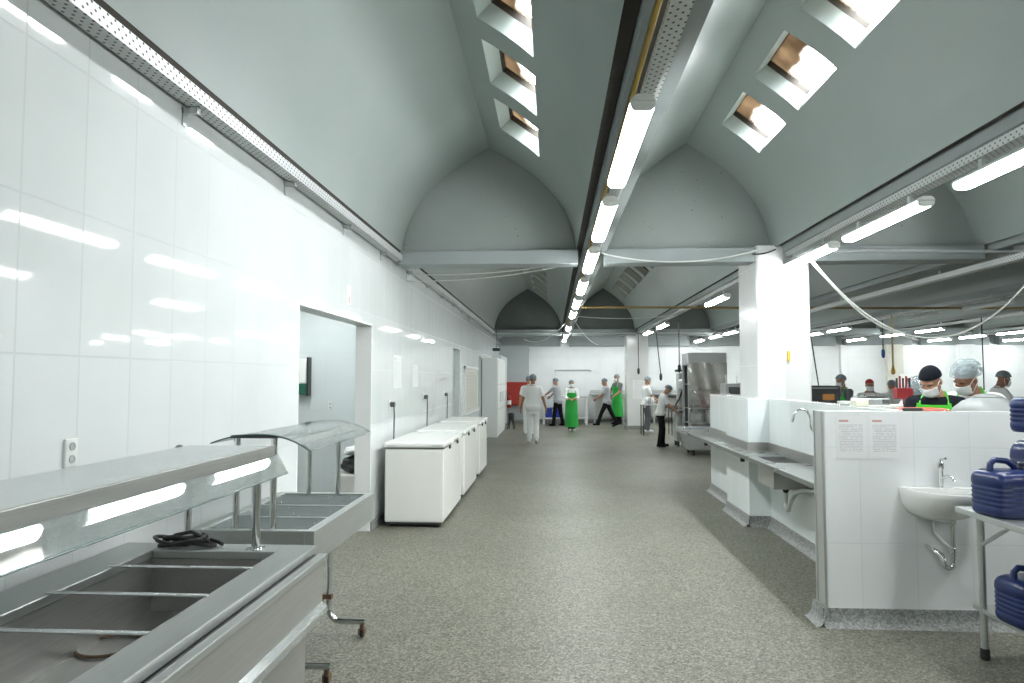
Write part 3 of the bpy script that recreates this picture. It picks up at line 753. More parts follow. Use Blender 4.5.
# ================================================================== BUFFET CART
r = root('buffet_cart', 'stainless steel buffet cart with three shallow wells under a curved glass guard', 'buffet cart', (0, 0, 0))
CX0, CX1, CY0, CY1, CZ = -1.885, -1.225, 3.50, 4.68, .862
m = MB().box(CX0, CX0 + .05, CY0, CY1, CZ - .175, CZ).box(CX1 - .05, CX1, CY0, CY1, CZ - .175, CZ).box(CX0 + .05, CX1 - .05, CY0, CY0 + .04, CZ - .175, CZ).box(CX0 + .05, CX1 - .05, CY1 - .04, CY1, CZ - .175, CZ)
m.build('frame', M['steel'], r, bevel=.004)
for i in range(3):
    ya = CY0 + .05 + i * .365
    MB().box(CX0 + .05, CX1 - .05, ya, ya + .35, CZ - .10, CZ - .09).box(CX0 + .05, CX0 + .056, ya, ya + .35, CZ - .09, CZ - .01).box(CX1 - .056, CX1 - .05, ya, ya + .35, CZ - .09, CZ - .01).box(CX0 + .05, CX1 - .05, ya, ya + .006, CZ - .09, CZ - .012).box(CX0 + .05, CX1 - .05, ya + .344, ya + .35, CZ - .09, CZ - .012).build('well', M['steel_shelf'], r)
    if i: MB().box(CX0 + .05, CX1 - .05, ya - .02, ya + .005, CZ - .03, CZ - .012).build('divider_bar', M['steel_x'], r)
for y in (CY0 + .05, CY1 - .04):
    for x in (-1.665, -1.465):
        MB().tube([(x, y, CZ - .03), (x, y, 1.335)], .017, 14).build('post', M['chrome'], r, smooth=40)
    MB().prism([(-1.70, 1.333), (-1.44, 1.333), (-1.45, 1.348), (-1.57, 1.354), (-1.69, 1.348)], 'y', y - .02, y + .02).build('glass_bracket', M['dark'], r)
P = []
for k in range(17):
    u = -1 + 2 * k / 16; x = -1.52 + .265 * u; z = 1.352 - .082 * abs(u) ** 2.2 + (.035 * max(0, -u) ** 2)
    P.append([(x, CY0 - .0, z), (x, (CY0 + CY1) / 2, z), (x, CY1 + .02, z)])
g = MB().grid(P, (0, 0, .006)).build('curved_glass', M['glass'], r, smooth=40)
for j in (0, 2): MB().tube([Vector(p[j]) + Vector((0, 0, .003)) for p in P], .0035, 5).build('glass_edge', M['glass_edge'], g)
for x, s in ((-1.43, 1), (-1.70, -1)):
    for y in (CY0 + .2, CY1 - .30):
        pts = [(x, y, CZ - .175), (x, y, .18)] + [(x + s * (.08 - .08 * math.cos(a)), y, .18 - .08 * math.sin(a)) for a in (.4, .8, 1.2, PI / 2)] + [(x + s * .235, y, .10)]
        MB().tube(pts, .019, 12).build('leg', M['chrome'], r, smooth=40)
        cx = x + s * .215
        c = MB().lathe([(.014, .05), (.014, .085)], (cx, y, 0), 10).box(cx - .018, cx - .012, y - .02, y + .03, .02, .06).box(cx + .012, cx + .018, y - .02, y + .03, .02, .06).build('caster', M['rust'], r)
        MB().lathe([(.008, -.012), (.027, -.010), (.028, 0), (.027, .010), (.008, .012)], (cx, y + .012, .028), 16, mat=Matrix.Rotation(PI / 2, 4, 'Y')).build('wheel', M['black'], c, smooth=40)
MB().box(-1.72, -1.41, CY1 - .32, CY1 - .28, .24, .27).box(-1.72, -1.41, CY0 + .18, CY0 + .22, .24, .27).build('crossbar', M['rust'], r)
MB().tube([(-1.43, CY1 - .3, .27), (-1.56, CY1 - .3, .16)], .012, 8).build('brace', M['chrome'], r)

# ================================================================== FREEZERS
def freezer(label, y0, L, first=None):
    r = root('chest_freezer', label, 'freezer', (-1.86, y0, 0), 0, 'chest freezers along the left wall')
    W = .66
    MB().box(0, W, 0, L, .055, .865).build('body', M['enamel'], r, bevel=.018)
    MB().box(.03, W - .03, .03, L - .03, .03, .056).build('plinth', M['dark'], r)
    MB().box(-.005, W + .008, -.006, L + .006, .868, .873).build('gasket', M['dark'], r)
    lid = MB().box(-.01, W + .015, -.01, L + .01, .873, .935).build('lid', M['enamel2'], r, bevel=.02)
    for k in (.28, .72):
        MB().box(W + .012, W + .045, L * k - .07, L * k + .07, .885, .915).build('handle', M['enamel'], lid, bevel=.01)
        MB().box(W + .001, W + .022, L * k - .03, L * k + .03, .83, .868).build('lock', M['dark'], r, bevel=.004)
    for k in (.15, .85):
        MB().box(.03 + .5 * (k > .5), .13 + .5 * (k > .5), -.013, -.009, .893, .905).build('trim_strip', M['alu'], lid)
        MB().box(-.03, .0, L * k - .04, L * k + .04, .82, .92).build('hinge', M['galv'], r)
    for x in (.07, W - .07):
        for y in (.08, L - .08):
            c = MB().box(x - .02, x + .02, y - .03, y + .03, .03, .056).build('caster', M['rust'], r)
            MB().lathe([(.006, -.012), (.024, -.011), (.025, 0), (.024, .011), (.006, .012)], (x, y, .025), 12, mat=Matrix.Rotation(PI / 2, 4, 'Y')).build('wheel', M['black'], c)
    return r
freezer('white chest freezer nearest the open doorway, showing its end panel', 7.56, 1.46)
freezer('white chest freezer in the middle of the three along the left wall', 9.36, 1.52)
freezer('white chest freezer farthest along the left wall', 11.36, 1.22)

# ================================================================== SINK COUNTER
r = root('sink_counter', 'long stainless steel sink counter along the tiled half wall', 'sink counter', (0, 0, 0))
KX, KZ = 2.005, .84
SX0, SX1, SY0, SY1 = 2.115, 2.395, 6.72, 7.24
t = MB()
for a in ((KX, SX0, 4.925, 10.28), (SX0, SX1, 4.925, SY0), (SX0, SX1, SY1, 7.855), (SX1, 2.427, 4.925, 7.855), (SX0, 2.195, 7.855, 10.28), (2.195, 2.327, 8.845, 10.28)): t.box(a[0], a[1], a[2], a[3], KZ - .04, KZ)
t.build('worktop', M['steel_sink'], r)
MB().box(2.406, 2.428, 4.94, 7.85, KZ, KZ + .09).box(2.181, 2.198, 7.84, 8.86, KZ, KZ + .09).box(2.198, 2.428, 7.84, 7.858, KZ, KZ + .09).box(2.311, 2.328, 8.86, 10.28, KZ, KZ + .09).build('backsplash', M['steel_dark'], r)
b = MB(); e = .004; zb = KZ - .25
b.box(SX0, SX0 + e, SY0, SY1, zb, KZ - .04).box(SX1 - e, SX1, SY0, SY1, zb, KZ - .04).box(SX0, SX1, SY0, SY0 + e, zb, KZ - .04).box(SX0, SX1, SY1 - e, SY1, zb, KZ - .04).box(SX0, SX1, SY0, SY1, zb - e, zb)
bo = b.build('basin', M['steel_panel'], r)
DX, DY = 2.28, 6.90
MB().lathe([(.035, 0), (.035, -.03), (.022, -.05), (.022, -.07)], (DX, DY, zb - .004), 14).build('drain', M['black'], bo, smooth=30)
MB().tube([(DX, DY, zb - .06), (DX, DY, .44)] + [(DX, DY - .05 + .05 * math.cos(a), .44 - .07 * math.sin(a)) for a in (.5, 1.0, 1.57, 2.1, 2.6)] + [(DX + .01, DY - .11, .47), (DX + .03, DY - .19, .56), (DX + .06, DY - .34, .61), (DX + .10, DY - .55, .63), (DX + .147, DY - .75, .64)], .024, 12).build('drain_pipe', M['galv'], r, smooth=50)
MB().box(2.05, 2.09, 7.62, 7.66, KZ - .10, KZ - .04).build('support', M['blackm'], r)
MB().box(2.05, 2.09, 9.4, 9.44, KZ - .10, KZ - .04).build('support', M['blackm'], r)
r = root('faucet', 'chrome gooseneck faucet on the half wall above the steel sink', 'faucet', (2.43, 6.38, 1.15))
gp_ = [(0, 0, 0), (-.06, 0, .005), (-.08, 0, .05), (-.085, .0, .10)] + [(-.155 + .07 * math.cos(a), -.0 + .01 * a, .13 + .085 * math.sin(a)) for a in (0, .4, .8, 1.2, 1.6, 2.0, 2.5, 3.0)] + [(-.232, .04, .10)]
MB().tube(gp_, .012, 10).build('spout', M['chrome'], r, smooth=60)
MB().lathe([(.03, 0), (.03, .01), (.018, .015), (.018, .06)], (0, 0, 0), 14, mat=Matrix.Rotation(-PI / 2, 4, 'Y')).build('wall_flange', M['chrome'], r, smooth=30)
MB().tube([(-.05, 0, .01), (-.05, -.0, -.05)], .014, 10).tube([(-.05, -.035, -.055), (-.05, .035, -.055)], .008, 8).build('handle', M['chrome'], r, smooth=50)

# landing table beyond the half wall
r = root('landing_table', 'stainless landing table continuing beyond the end of the half wall', 'table', (0, 0, 0))
MB().box(2.005, 2.75, 10.31, 11.3, .805, .825).build('tabletop', M['steel_sink'], r, bevel=.003)
MB().box(2.005, 2.75, 11.28, 11.31, .805, .865).box(1.997, 2.018, 10.31, 11.31, .795, .845).build('rim', M['steel_shelf'], r, bevel=.004)
for y in (10.42, 11.22):
    MB().tube([(2.70, y, 0), (2.70, y, .805)], .018, 10).build('leg', M['galv'], r, smooth=40)
    MB().box(2.05, 2.70, y - .012, y + .012, .775, .805).build('support_arm', M['galv'], r)
# low wheeled tub behind it
r = root('wheeled_tub', 'low stainless tub on wheels under the landing table end', 'tub', (3.38, 15.05, 0))
MB().prism([(-.50, .12), (.50, .12), (.55, .50), (-.55, .50)], 'y', -.3, .45).build('tub', M['steel_x'], r, bevel=.02)
MB().box(-.57, .57, -.32, .47, .49, .52).build('rim', M['steel_shelf'], r, bevel=.006)
for x in (-.38, .38):
    for y in (-.2, .35): MB().lathe([(.01, -.02), (.055, -.018), (.06, 0), (.055, .018), (.01, .02)], (x, y, .06), 14, mat=Matrix.Rotation(PI / 2, 4, 'Y')).box(x - .025, x + .025, y - .03, y + .03, .08, .125).build('caster', M['black'], r)

# film-covered rack
r = root('rack_trolley', 'tall steel rack trolley wrapped in clear plastic film with red contents', 'trolley', (3.50, 16.0, 0))
for x in (-.41, .41):
    for y in (-.33, .33): MB().box(x - .025, x + .025, y - .025, y + .025, .12, 2.20).build('upright', M['steel_x'], r)
MB().box(-.44, .44, -.36, .36, 1.94, 2.22).build('top_hood', M['steel_x'], r, bevel=.01)
MB().box(-.40, .40, .33, .345, .15, 1.94).build('back_panel', M['dark'], r)  # dark sheet added so the inside of the rack looks shaded
for z in (.3, .62, .95, 1.5): MB().box(-.385, .385, -.31, .31, z, z + .015).build('shelf', M['steel'], r)
P = [[(-.43 + .86 * i / 16, -.38 - .022 * math.sin(i * 1.1 + j * .35) - .014 * math.sin(j * 1.3 + i * .7), .30 + 1.70 * j / 18) for i in range(17)] for j in range(19)]
MB().grid(P, (0, .004, 0)).build('plastic_film', M['film'], r, smooth=60)
for x in (-.38, .38):
    for y in (-.3, .3): MB().lathe([(.01, -.02), (.055, -.018), (.06, 0), (.055, .018), (.01, .02)], (x, y, .06), 12, mat=Matrix.Rotation(PI / 2, 4, 'Y')).box(x - .02, x + .02, y - .02, y + .02, .1, .13).build('caster', M['black'], r)
o = MB().lathe([(.16, 0), (.20, .03), (.25, .36), (.258, .38), (.24, .38), (.17, .04)], (3.60, 15.95, .967), 20).build('red_tub', M['redpl'], smooth=40); tag(o, 'red plastic tub on a shelf behind the clear film', 'tub')
o = MB().lathe([(.12, 0), (.13, .2), (.09, .28)], (3.62, 15.95, .637), 16).build('steel_pot', M['steel'], smooth=40); tag(o, 'steel pot below the red tub in the film-covered rack', 'pot')
o = MB().lathe([(.10, 0), (.12, .2), (.05, .27), (.05, .29)], (3.27, 15.9, .637), 16).build('milk_churn', M['galv'], smooth=40); tag(o, 'metal can left of the pot in the film-covered rack', 'can')

# steel machine used by the worker, and a small table by the column
r = root('slicing_machine', 'grey industrial kitchen machine with red label beside the worker', 'machine', (3.10, 17.0, 0))
MB().box(-.1, .28, -.2, .25, .12, .82).build('base', M['steel'], r, bevel=.02)
MB().box(-.02, .26, -.02, .24, .82, 1.78).build('column', M['galv'], r, bevel=.03)
MB().box(-.34, .12, -.26, .12, .84, .90).build('feed_table', M['steel_shelf'], r, bevel=.01)
MB().lathe([(.14, 0), (.17, .05), (.17, .09), (.15, .09), (.12, .03)], (-.18, -.1, .90), 18).build('bowl', M['steel_shelf'], r, smooth=40)
MB().lathe([(.11, 0), (.13, .03), (.13, .20), (.09, .24)], (.10, -.05, 1.38), 16).build('motor_head', M['whitepl'], r, smooth=40)
MB().tube([(.1, -.05, 1.4), (.0, -.06, 1.15), (-.1, -.08, .98)], .02, 8).build('arm', M['blackm'], r, smooth=50)
MB().box(.04, .18, -.026, -.019, 1.52, 1.60).build('label_plate', M['redpl'], r)
MB().box(-.05, .23, .02, .22, 1.80, 1.86).build('cap', M['blackm'], r)
for x in (-.05, .23):
    for y in (-.14, .2): MB().lathe([(.03, 0), (.03, .12)], (x, y, 0), 10).build('foot', M['black'], r)
r = root('side_table', 'small steel table in front of the far tiled column', 'table', (2.98, 20.25, 0))
MB().box(-.38, .5, -.3, .3, .86, .89).build('tabletop', M['steel_x'], r, bevel=.004)
for x in (-.35, .46):
    for y in (-.26, .26): MB().tube([(x, y, 0), (x, y, .86)], .016, 8).build('leg', M['blackm'], r, smooth=40)
for i, (x, z) in enumerate(((2.78, 0.89), (2.92, .89))):
    tag(MB().lathe([(.06, 0), (.07, .02), (.06, .16), (.03, .2)], (x, 20.25, z), 12).build('jar', M['galv'], smooth=40), '%s metal jar on the small steel table by the far column' % ('left', 'right')[i], 'jar')

# ================================================================== WASHBASIN
r = root('washbasin', 'white ceramic wall-hung washbasin on the tiled half wall', 'washbasin', (2.555, 4.78, .855))
n = 32; prof = []
def dshape(k, s, fy=1.0):       # D outline, flat side at the wall
    a = PI + PI * k / (n - 1)
    return (.235 * s * math.copysign(abs(math.cos(a)) ** .8, math.cos(a)), (.345 * s * math.sin(a)) * fy - .004)
secs = [(.30, -.15, 1.05), (.55, -.145, .8), (.80, -.10, .88), (.93, -.04, .96), (.985, .02, 1), (1.0, .065, 1), (.985, .075, 1), (.90, .072, .97), (.84, .05, .90), (.74, -.03, .82), (.45, -.085, .66), (.12, -.095, .6)]
b = MB(); K = n
for s, z, fy in secs:
    for k in range(n):
        x, y = dshape(k, s, fy); b.v.append((x, y if s > .88 or secs.index((s, z, fy)) < 5 else y - .05, z * .9))
for i in range(len(secs) - 1):
    for k in range(n):
        b.f.append((i * n + k, i * n + (k + 1) % n, (i + 1) * n + (k + 1) % n, (i + 1) * n + k))
b.f.append(tuple(range(n))[::-1]); b.f.append(tuple((len(secs) - 1) * n + k for k in range(n)))
# rear deck
b.box(-.228, .228, -.07, -.001, .035, .067)
b.build('bowl', M['ceramic'], r, smooth=50)
tp = root('basin_tap', 'chrome push tap standing on the washbasin', 'tap', (2.575, 4.735, .921))
MB().lathe([(.026, 0), (.026, .008), (.016, .012), (.015, .12), (.02, .13), (.02, .165), (.01, .175)], n=14).build('body', M['chrome'], tp, smooth=40)
MB().tube([(0, 0, .06), (.02, -.04, .085), (.035, -.08, .075), (.038, -.085, .055)], .011, 10).build('spout', M['chrome'], tp, smooth=50)
MB().tube([(0, 0, .17), (.0, -.0, .19), (.01, -.045, .20)], .008, 8).build('lever', M['chrome'], tp, smooth=50)
dt = root('drain_trap', 'chrome bottle trap under the washbasin', 'drain', (2.555, 4.66, .722))
MB().tube([(.03, -.02, 0), (.03, -.02, -.26)] + [(.0 + .03 * math.cos(a), -.02, -.26 - .04 * math.sin(a)) for a in (.5, 1, 1.57, 2.1, 2.7)] + [(-.035, -.01, -.22), (-.06, .03, -.20), (-.06, .14, -.19)], .017, 12).build('trap', M['chrome'], dt, smooth=50)
MB().tube([(-.03, .1, .02), (-.03, .08, -.1), (.02, .0, -.17)], .011, 8).build('hose', M['galv'], dt, smooth=50)
for z in (-.02, -.2): MB().lathe([(.02, 0), (.025, .005), (.025, .03), (.02, .035)], (.03, -.02, z), 14).build('nut', M['chrome'], dt, smooth=30)

# ================================================================== STEEL TABLE WITH BLUE JUGS
r = root('steel_table', 'stainless steel table with lower shelf at the right edge', 'table', (0, 0, 0))
JX0, JX1, JY0, JY1, JZ = 2.40, 3.15, 2.2, 4.28, .885
MB().box(JX0, JX1, JY0, JY1, JZ - .035, JZ).build('tabletop', M['steel'], r, bevel=.006)
MB().box(2.52, 3.05, JY0 + .1, JY1 + .08 - .02, .27, .295).build('lower_shelf', M['steel'], r, bevel=.004)
for x in (2.535, 3.02):
    for y in (4.34 - .08, 2.35):
        l = MB().tube([(x, y, .03), (x, y, JZ - .035)], .020, 14).build('leg', M['steel'], r, smooth=40)
        MB().lathe([(.022, 0), (.026, .005), (.026, .06), (.022, .065)], (x, y, 0), 14).build('rubber_foot', M['black'], l, smooth=30)
    MB().tube([(x, 4.26, .66), (x, 3.95, JZ - .04)], .012, 8).build('brace', M['steel'], r, smooth=40)
def jug_parts(r, w=.30, d=.24, h=.27):
    """squat rectangular jerrycan with ribs, top handle and cap"""
    m = MB(); n = 32; secs = [(.90, 0), (.97, .012), (1, .03)]
    k = .05
    while k < h * .72: secs += [(1.0, k), (.978, k + .005), (.978, k + .013), (1.0, k + .018)]; k += .026
    secs += [(1.0, h * .78), (.98, h * .86), (.90, h * .94), (.74, h), (.3, h + .004)]
    for s, z in secs:
        for i in range(n):
            a = 2 * PI * i / n; e = .42
            x = math.copysign(abs(math.cos(a)) ** e, math.cos(a)) * w / 2 * s; y = math.copysign(abs(math.sin(a)) ** e, math.sin(a)) * d / 2 * s
            m.v.append((x, y, z))
    for i in range(len(secs) - 1):
        for j in range(n): m.f.append((i * n + j, i * n + (j + 1) % n, (i + 1) * n + (j + 1) % n, (i + 1) * n + j))
    m.f.append(tuple(range(n))[::-1]); m.f.append(tuple((len(secs) - 1) * n + j for j in range(n)))
    m.build('body', M['blue'], r, smooth=50)
    hx = w / 2
    MB().tube([(-hx * .72, 0, h * .9), (-hx * .70, 0, h + .035), (-hx * .55, 0, h + .058), (-hx * .1, 0, h + .05), (hx * .15, 0, h + .02), (hx * .2, 0, h - .02)], .017, 12).build('handle', M['blue'], r, smooth=60)
    c = MB().lathe([(.034, 0), (.034, .02), (.030, .024), (.030, .045), (.024, .05)], (hx * .52, 0, h - .006), 16).build('cap', M['bluecap'], r, smooth=40)
    return r
def jug(label, loc, rz, **kw): return jug_parts(root('water_jug', label, 'jug', loc, rz, 'blue water jugs on the steel table'), **kw)
jug('squat ribbed blue plastic jug at the near-left corner of the steel table top', (2.56, 4.02, JZ), .15, w=.33, d=.26, h=.25)
jug('tall blue plastic jug behind the squat jug on the steel table top', (2.83, 4.12, JZ), .1, w=.30, d=.26, h=.40)
jug('blue plastic jug standing on top of the tall blue jug', (2.80, 4.10, JZ + .455), .4, w=.26, d=.24, h=.20)
jug('blue plastic jug on the lower shelf of the steel table', (2.66, 4.0, .295), .1, w=.34, d=.26, h=.25)

# ================================================================== THINGS ON / BEHIND THE HALF WALL
o = MB().box(2.46, 2.57, 5.72, 5.82, 1.418, 1.478).build('food_container', pm('cream_plastic', (.75, .74, .62), .4), bevel=.012); tag(o, 'small cream plastic container on the half wall coping', 'container')
o = MB().lathe([(.03, 0), (.055, .012), (.062, .035), (.058, .035), (.05, .014), (.01, .006)], (2.50, 6.02, 1.418), 20).build('bowl', M['ceramic'], smooth=40); tag(o, 'small white bowl upturned beside the cream container', 'bowl')
r = root('kitchen_knife', 'black-handled knife lying on the half wall coping', 'knife', (2.40, 4.85, 1.424))
MB().box(0, .13, -.012, .012, 0, .022).build('handle', M['black'], r, bevel=.006); MB().prism([(.13, -.015), (.30, -.012), (.32, .01), (.13, .016)], 'z', .008, .011).build('blade', M['chrome'], r)
# work table behind the half wall with tray, knife block, scale, pots
r = root('work_table', 'long white work table behind the half wall', 'table', (0, 0, 0))
MB().box(2.62, 4.3, 4.97, 5.6, .86, .90).build('tabletop', M['whitepl'], r, bevel=.005)
for x in (2.68, 4.22):
    for y in (5.03, 5.54): MB().tube([(x, y, 0), (x, y, .86)], .02, 10).build('leg', M['galv'], r, smooth=40)
r = root('tool_shelf', 'tall steel shelf table behind the half wall carrying the knife rack', 'shelf', (0, 0, 0))
MB().box(2.70, 3.62, 6.78, 7.2, 1.36, 1.385).build('upper_shelf', M['whitepl'], r, bevel=.004)
MB().box(2.70, 3.62, 6.78, 7.2, .85, .88).build('tabletop', M['steel_x'], r, bevel=.004)
for x in (2.73, 3.59):
    for y in (6.81, 7.17): MB().tube([(x, y, 0), (x, y, 1.36)], .016, 8).build('upright', M['galv'], r, smooth=40)
o = MB().box(2.64, 2.92, 5.2, 5.45, .90, 1.425).build('orange_crate', M['orange'], bevel=.02); tag(o, 'orange-red plastic crate behind the knife on the half wall', 'crate')
r = root('knife_rack', 'red knife rack holding upright knives on the upper shelf', 'knife rack', (3.47, 6.95, 1.385))
MB().box(-.10, .0, -.05, .05, 0.06, .17).box(-.01, .055, -.05, .05, -.0, .17).build('block', M['redpl'], r, bevel=.01)
for i in range(5):
    x = -.08 + .03 * i
    k = MB().box(x - .007, x + .007, -.010, .010, .17, .265 + .02 * (i % 2)).build('knife_handle', M['redpl'] if i % 2 else M['blackm'], r, bevel=.003)
r = root('kitchen_scale', 'grey metal scale on the upper shelf left of the knife rack', 'scale', (3.12, 6.95, 1.385))
MB().box(-.14, .16, -.1, .1, 0, .07).build('base', M['galv'], r, bevel=.012); MB().box(-.12, .14, -.09, .09, .075, .085).build('plate', M['chrome'], r); MB().box(.08, .15, -.104, -.1, .015, .055).build('display', M['dark'], r)
r = root('stock_pot', 'large aluminium stock pot topped by a domed lid behind the half wall', 'pot', (3.20, 5.24, .0))
MB().lathe([(.20, .90), (.215, .92), (.22, 1.36), (.228, 1.372), (.20, 1.372)], n=28).build('pot', M['galv'], r, smooth=40)
MB().lathe([(.242, 1.372), (.240, 1.385), (.215, 1.43), (.16, 1.48), (.08, 1.515), (.01, 1.525)], n=36).build('lid', M['satin'], r, smooth=60)
MB().lathe([(.10, 1.505), (.10, 1.512), (.07, 1.528), (.03, 1.534)], n=24).build('lid_boss', M['satin'], r, smooth=40)

# right hall: tables and equipment in the distance
def simple_table(label, x0, x1, y0, y1, z, mat):
    r = root('prep_table', label, 'table', (0, 0, 0))
    MB().box(x0, x1, y0, y1, z - .03, z).build('tabletop', mat, r, bevel=.004)
    for x in (x0 + .06, x1 - .06):
        for y in (y0 + .06, y1 - .06): MB().tube([(x, y, 0), (x, y, z - .03)], .02, 8).build('leg', M['galv'], r)
    MB().box(x0 + .05, x1 - .05, y0 + .05, y1 - .05, .25, .27).build('lower_shelf', mat, r)
    return r
simple_table('steel prep table carrying the dark oven beyond the half wall', 4.0, 5.1, 11.7, 12.6, .92, M['steel_x'])
simple_table('white prep table in front of the distant workers', 5.6, 8.2, 12.3, 13.2, .92, M['whitepl'])
simple_table('steel prep table beyond the film-covered rack', 3.3, 4.2, 13.7, 14.5, .92, M['steel_x'])
simple_table('white prep table in the far right of the hall', 8.5, 12.0, 12.6, 13.6, .92, M['whitepl'])
r = root('counter_oven', 'dark countertop oven with warm lit window', 'oven', (4.6, 12.1, .92))
MB().box(-.26, .24, -.28, .28, .02, .60).build('body', M['dark'], r, bevel=.01)
MB().box(-.05, .14, -.288, -.28, .36, .46).build('window', M['warmscreen'], r); MB().box(-.22, .2, -.30, -.284, .55, .57).build('handle', M['galv'], r)
for x in (-.2, .18): MB().lathe([(.02, 0), (.02, .02)], (x, 0, 0), 8).build('foot', M['black'], r)
r = root('control_cabinet', 'grey steel appliance beyond the film-covered rack', 'appliance', (3.62, 14.1, .92))
MB().box(-.17, .20, -.2, .2, 0, .62).build('body', M['steel_x'], r, bevel=.01); MB().box(-.1, .12, -.207, -.2, .4, .55).build('panel', M['dark'], r)
for x in (-.1, .12): MB().tube([(x, 0, .62), (x, 0, .78)], .012, 6).build('pipe', M['galv'], r)
# small sign on the far wall
r = root('wall_sign', 'small white sign with dark red oval on the far wall above the knife rack', 'sign', (12.85, 25.39, 1.55))
MB().box(-.35, .35, -.01, 0, -.25, .25).build('plate', M['whitepl'], r); MB().lathe([(.18, 0), (.18, .008)], (0, -.01, 0), 20, 1, .6, mat=Matrix.Rotation(PI / 2, 4, 'X')).build('mark', M['redpl'], r)

# ================================================================== FAR END, LEFT
r = root('locker_cabinet', 'tall white cabinet with steel-edged doors at the far left wall', 'cabinet', (WL + .02, 19.0, 0))
MB().box(0, .43, 0, 3.0, .0, 2.22).build('body', M['white_paint'], r, bevel=.01)
for i in range(4):
    d_ = MB().box(.43, .45, .04 + i * .74, .74 + i * .74, .10, 2.16).build('door', M['whitepl'], r, bevel=.004)
    MB().box(.45, .475, .66 + i * .74, .69 + i * .74, .95, 1.25).build('handle', M['galv'], d_)
    for z in (.75, 1.45): MB().box(.45, .453, .06 + i * .74, .72 + i * .74, z, z + .03).build('trim_strip', M['galv'], d_)
struct('wall_left_pier', MB().box(WL, WL + .30, 22.4, 25.45, 0, 2.4), M['pale_wall'])
r = root('security_camera', 'small dark camera on a bracket above the tall cabinet', 'camera', (-1.72, 20.5, 2.50))
MB().box(-.06, .16, -.05, .05, -.04, .05).build('body', M['black'], r, bevel=.015); MB().tube([(-.06, 0, 0), (-.25, 0, .05)], .012, 6).build('arm', M['galv'], r); MB().tube([(.05, 0, .05), (.05, 0, .62)], .01, 6).build('cord', M['dark'], r)
r = root('fire_hose_cabinet', 'dark red cabinet mounted on the grey end wall', 'cabinet', (-1.30, 25.447, 1.07))
MB().box(-.40, .40, -.14, 0, -.43, .43).build('box', M['red'], r, bevel=.01); MB().box(-.37, .37, -.152, -.14, -.40, .40).build('door', M['red'], r, bevel=.006); MB().box(.28, .31, -.17, -.15, -.05, .08).build('latch', M['galv'], r)
r = root('fire_extinguisher', 'red fire extinguisher with white label below the red cabinet corner', 'fire extinguisher', (-1.58, 25.20, .55))
MB().lathe([(.07, 0), (.08, .02), (.08, .36), (.06, .42), (.025, .45), (.025, .5)], n=16).build('cylinder', pm('extinguisher_red', (.30, .02, .015), .35), r, smooth=40)
MB().lathe([(.0815, .12), (.0815, .28)], n=16, cap=False).build('label_band', M['whitepl'], r, smooth=40); MB().box(-.04, .06, -.015, .015, .5, .54).build('valve', M['black'], r); MB().box(-.03, .03, .07, .26, .2, .3).build('bracket', M['galv'], r)
r = root('stool', 'black padded stool beside the tall white cabinet', 'stool', (-1.33, 22.3, 0))
MB().lathe([(.07, .27), (.10, .29), (.11, .46), (.09, .52), (.03, .53)], n=18).build('seat', M['black'], r, smooth=40)
for a in range(4):
    c_, s_ = math.cos(a * PI / 2 + .6), math.sin(a * PI / 2 + .6)
    MB().tube([(.14 * c_, .14 * s_, 0), (.07 * c_, .07 * s_, .29)], .014, 8).build('leg', M['blackm'], r, smooth=40)
# back tables
r = root('wash_table', 'white-legged steel table with lower shelf by the back wall', 'table', (0, 0, 0))
MB().box(-.35, 1.28, 24.4, 25.3, .96, 1.0).build('tabletop', M['steel_x'], r, bevel=.004)
for x in (-.30, 1.22):
    for y in (24.46, 25.22): MB().box(x - .035, x + .035, y - .035, y + .035, 0, .96).build('leg', M['whitepl'], r)
MB().box(-.32, 1.25, 24.45, 25.25, .20, .24).build('lower_shelf', M['whitepl'], r)
for i, x in enumerate((-.24, .03)):
    m = MB().box(x, x + .25, 24.5, 25.0, .24, .55); o = m.build('crate', M['bluecrate'], bevel=.01); tag(o, '%s blue plastic crate on the lower shelf of the white-legged table' % ('left', 'right')[i], 'crate')
    MB().box(x - .01, x + .26, 24.49, 25.01, .55, .58).build('rim', M['bluecrate'], o)
r = root('back_counter', 'long steel counter along the back wall', 'counter', (0, 0, 0))
MB().box(1.45, 5.2, 25.15, 25.75, 1.02, 1.08).box(1.45, 5.2, 25.70, 25.76, 1.08, 1.2).build('worktop', M['steel_x'], r, bevel=.004)
for x in (1.55, 2.6, 3.7, 5.1): MB().box(x - .03, x + .03, 25.2, 25.26, 0, 1.02).build('leg', M['galv'], r)
MB().box(1.6, 5.1, 25.5, 25.74, .2, .95).build('back_panel', M['steel_panel'], r)
r = root('wall_pipe', 'thin water pipe with tap on the back wall behind the table', 'pipe', (.12, 25.78, 1.0))
MB().tube([(0, -.02, 0), (0, -.02, .95), (1.3, -.02, .95), (1.35, -.05, .9)], .016, 6).build('pipe', M['conduit'], r); MB().tube([(0, -.02, .3), (0, -.14, .3), (0, -.16, .22)], .02, 8).build('tap', M['galv'], r)

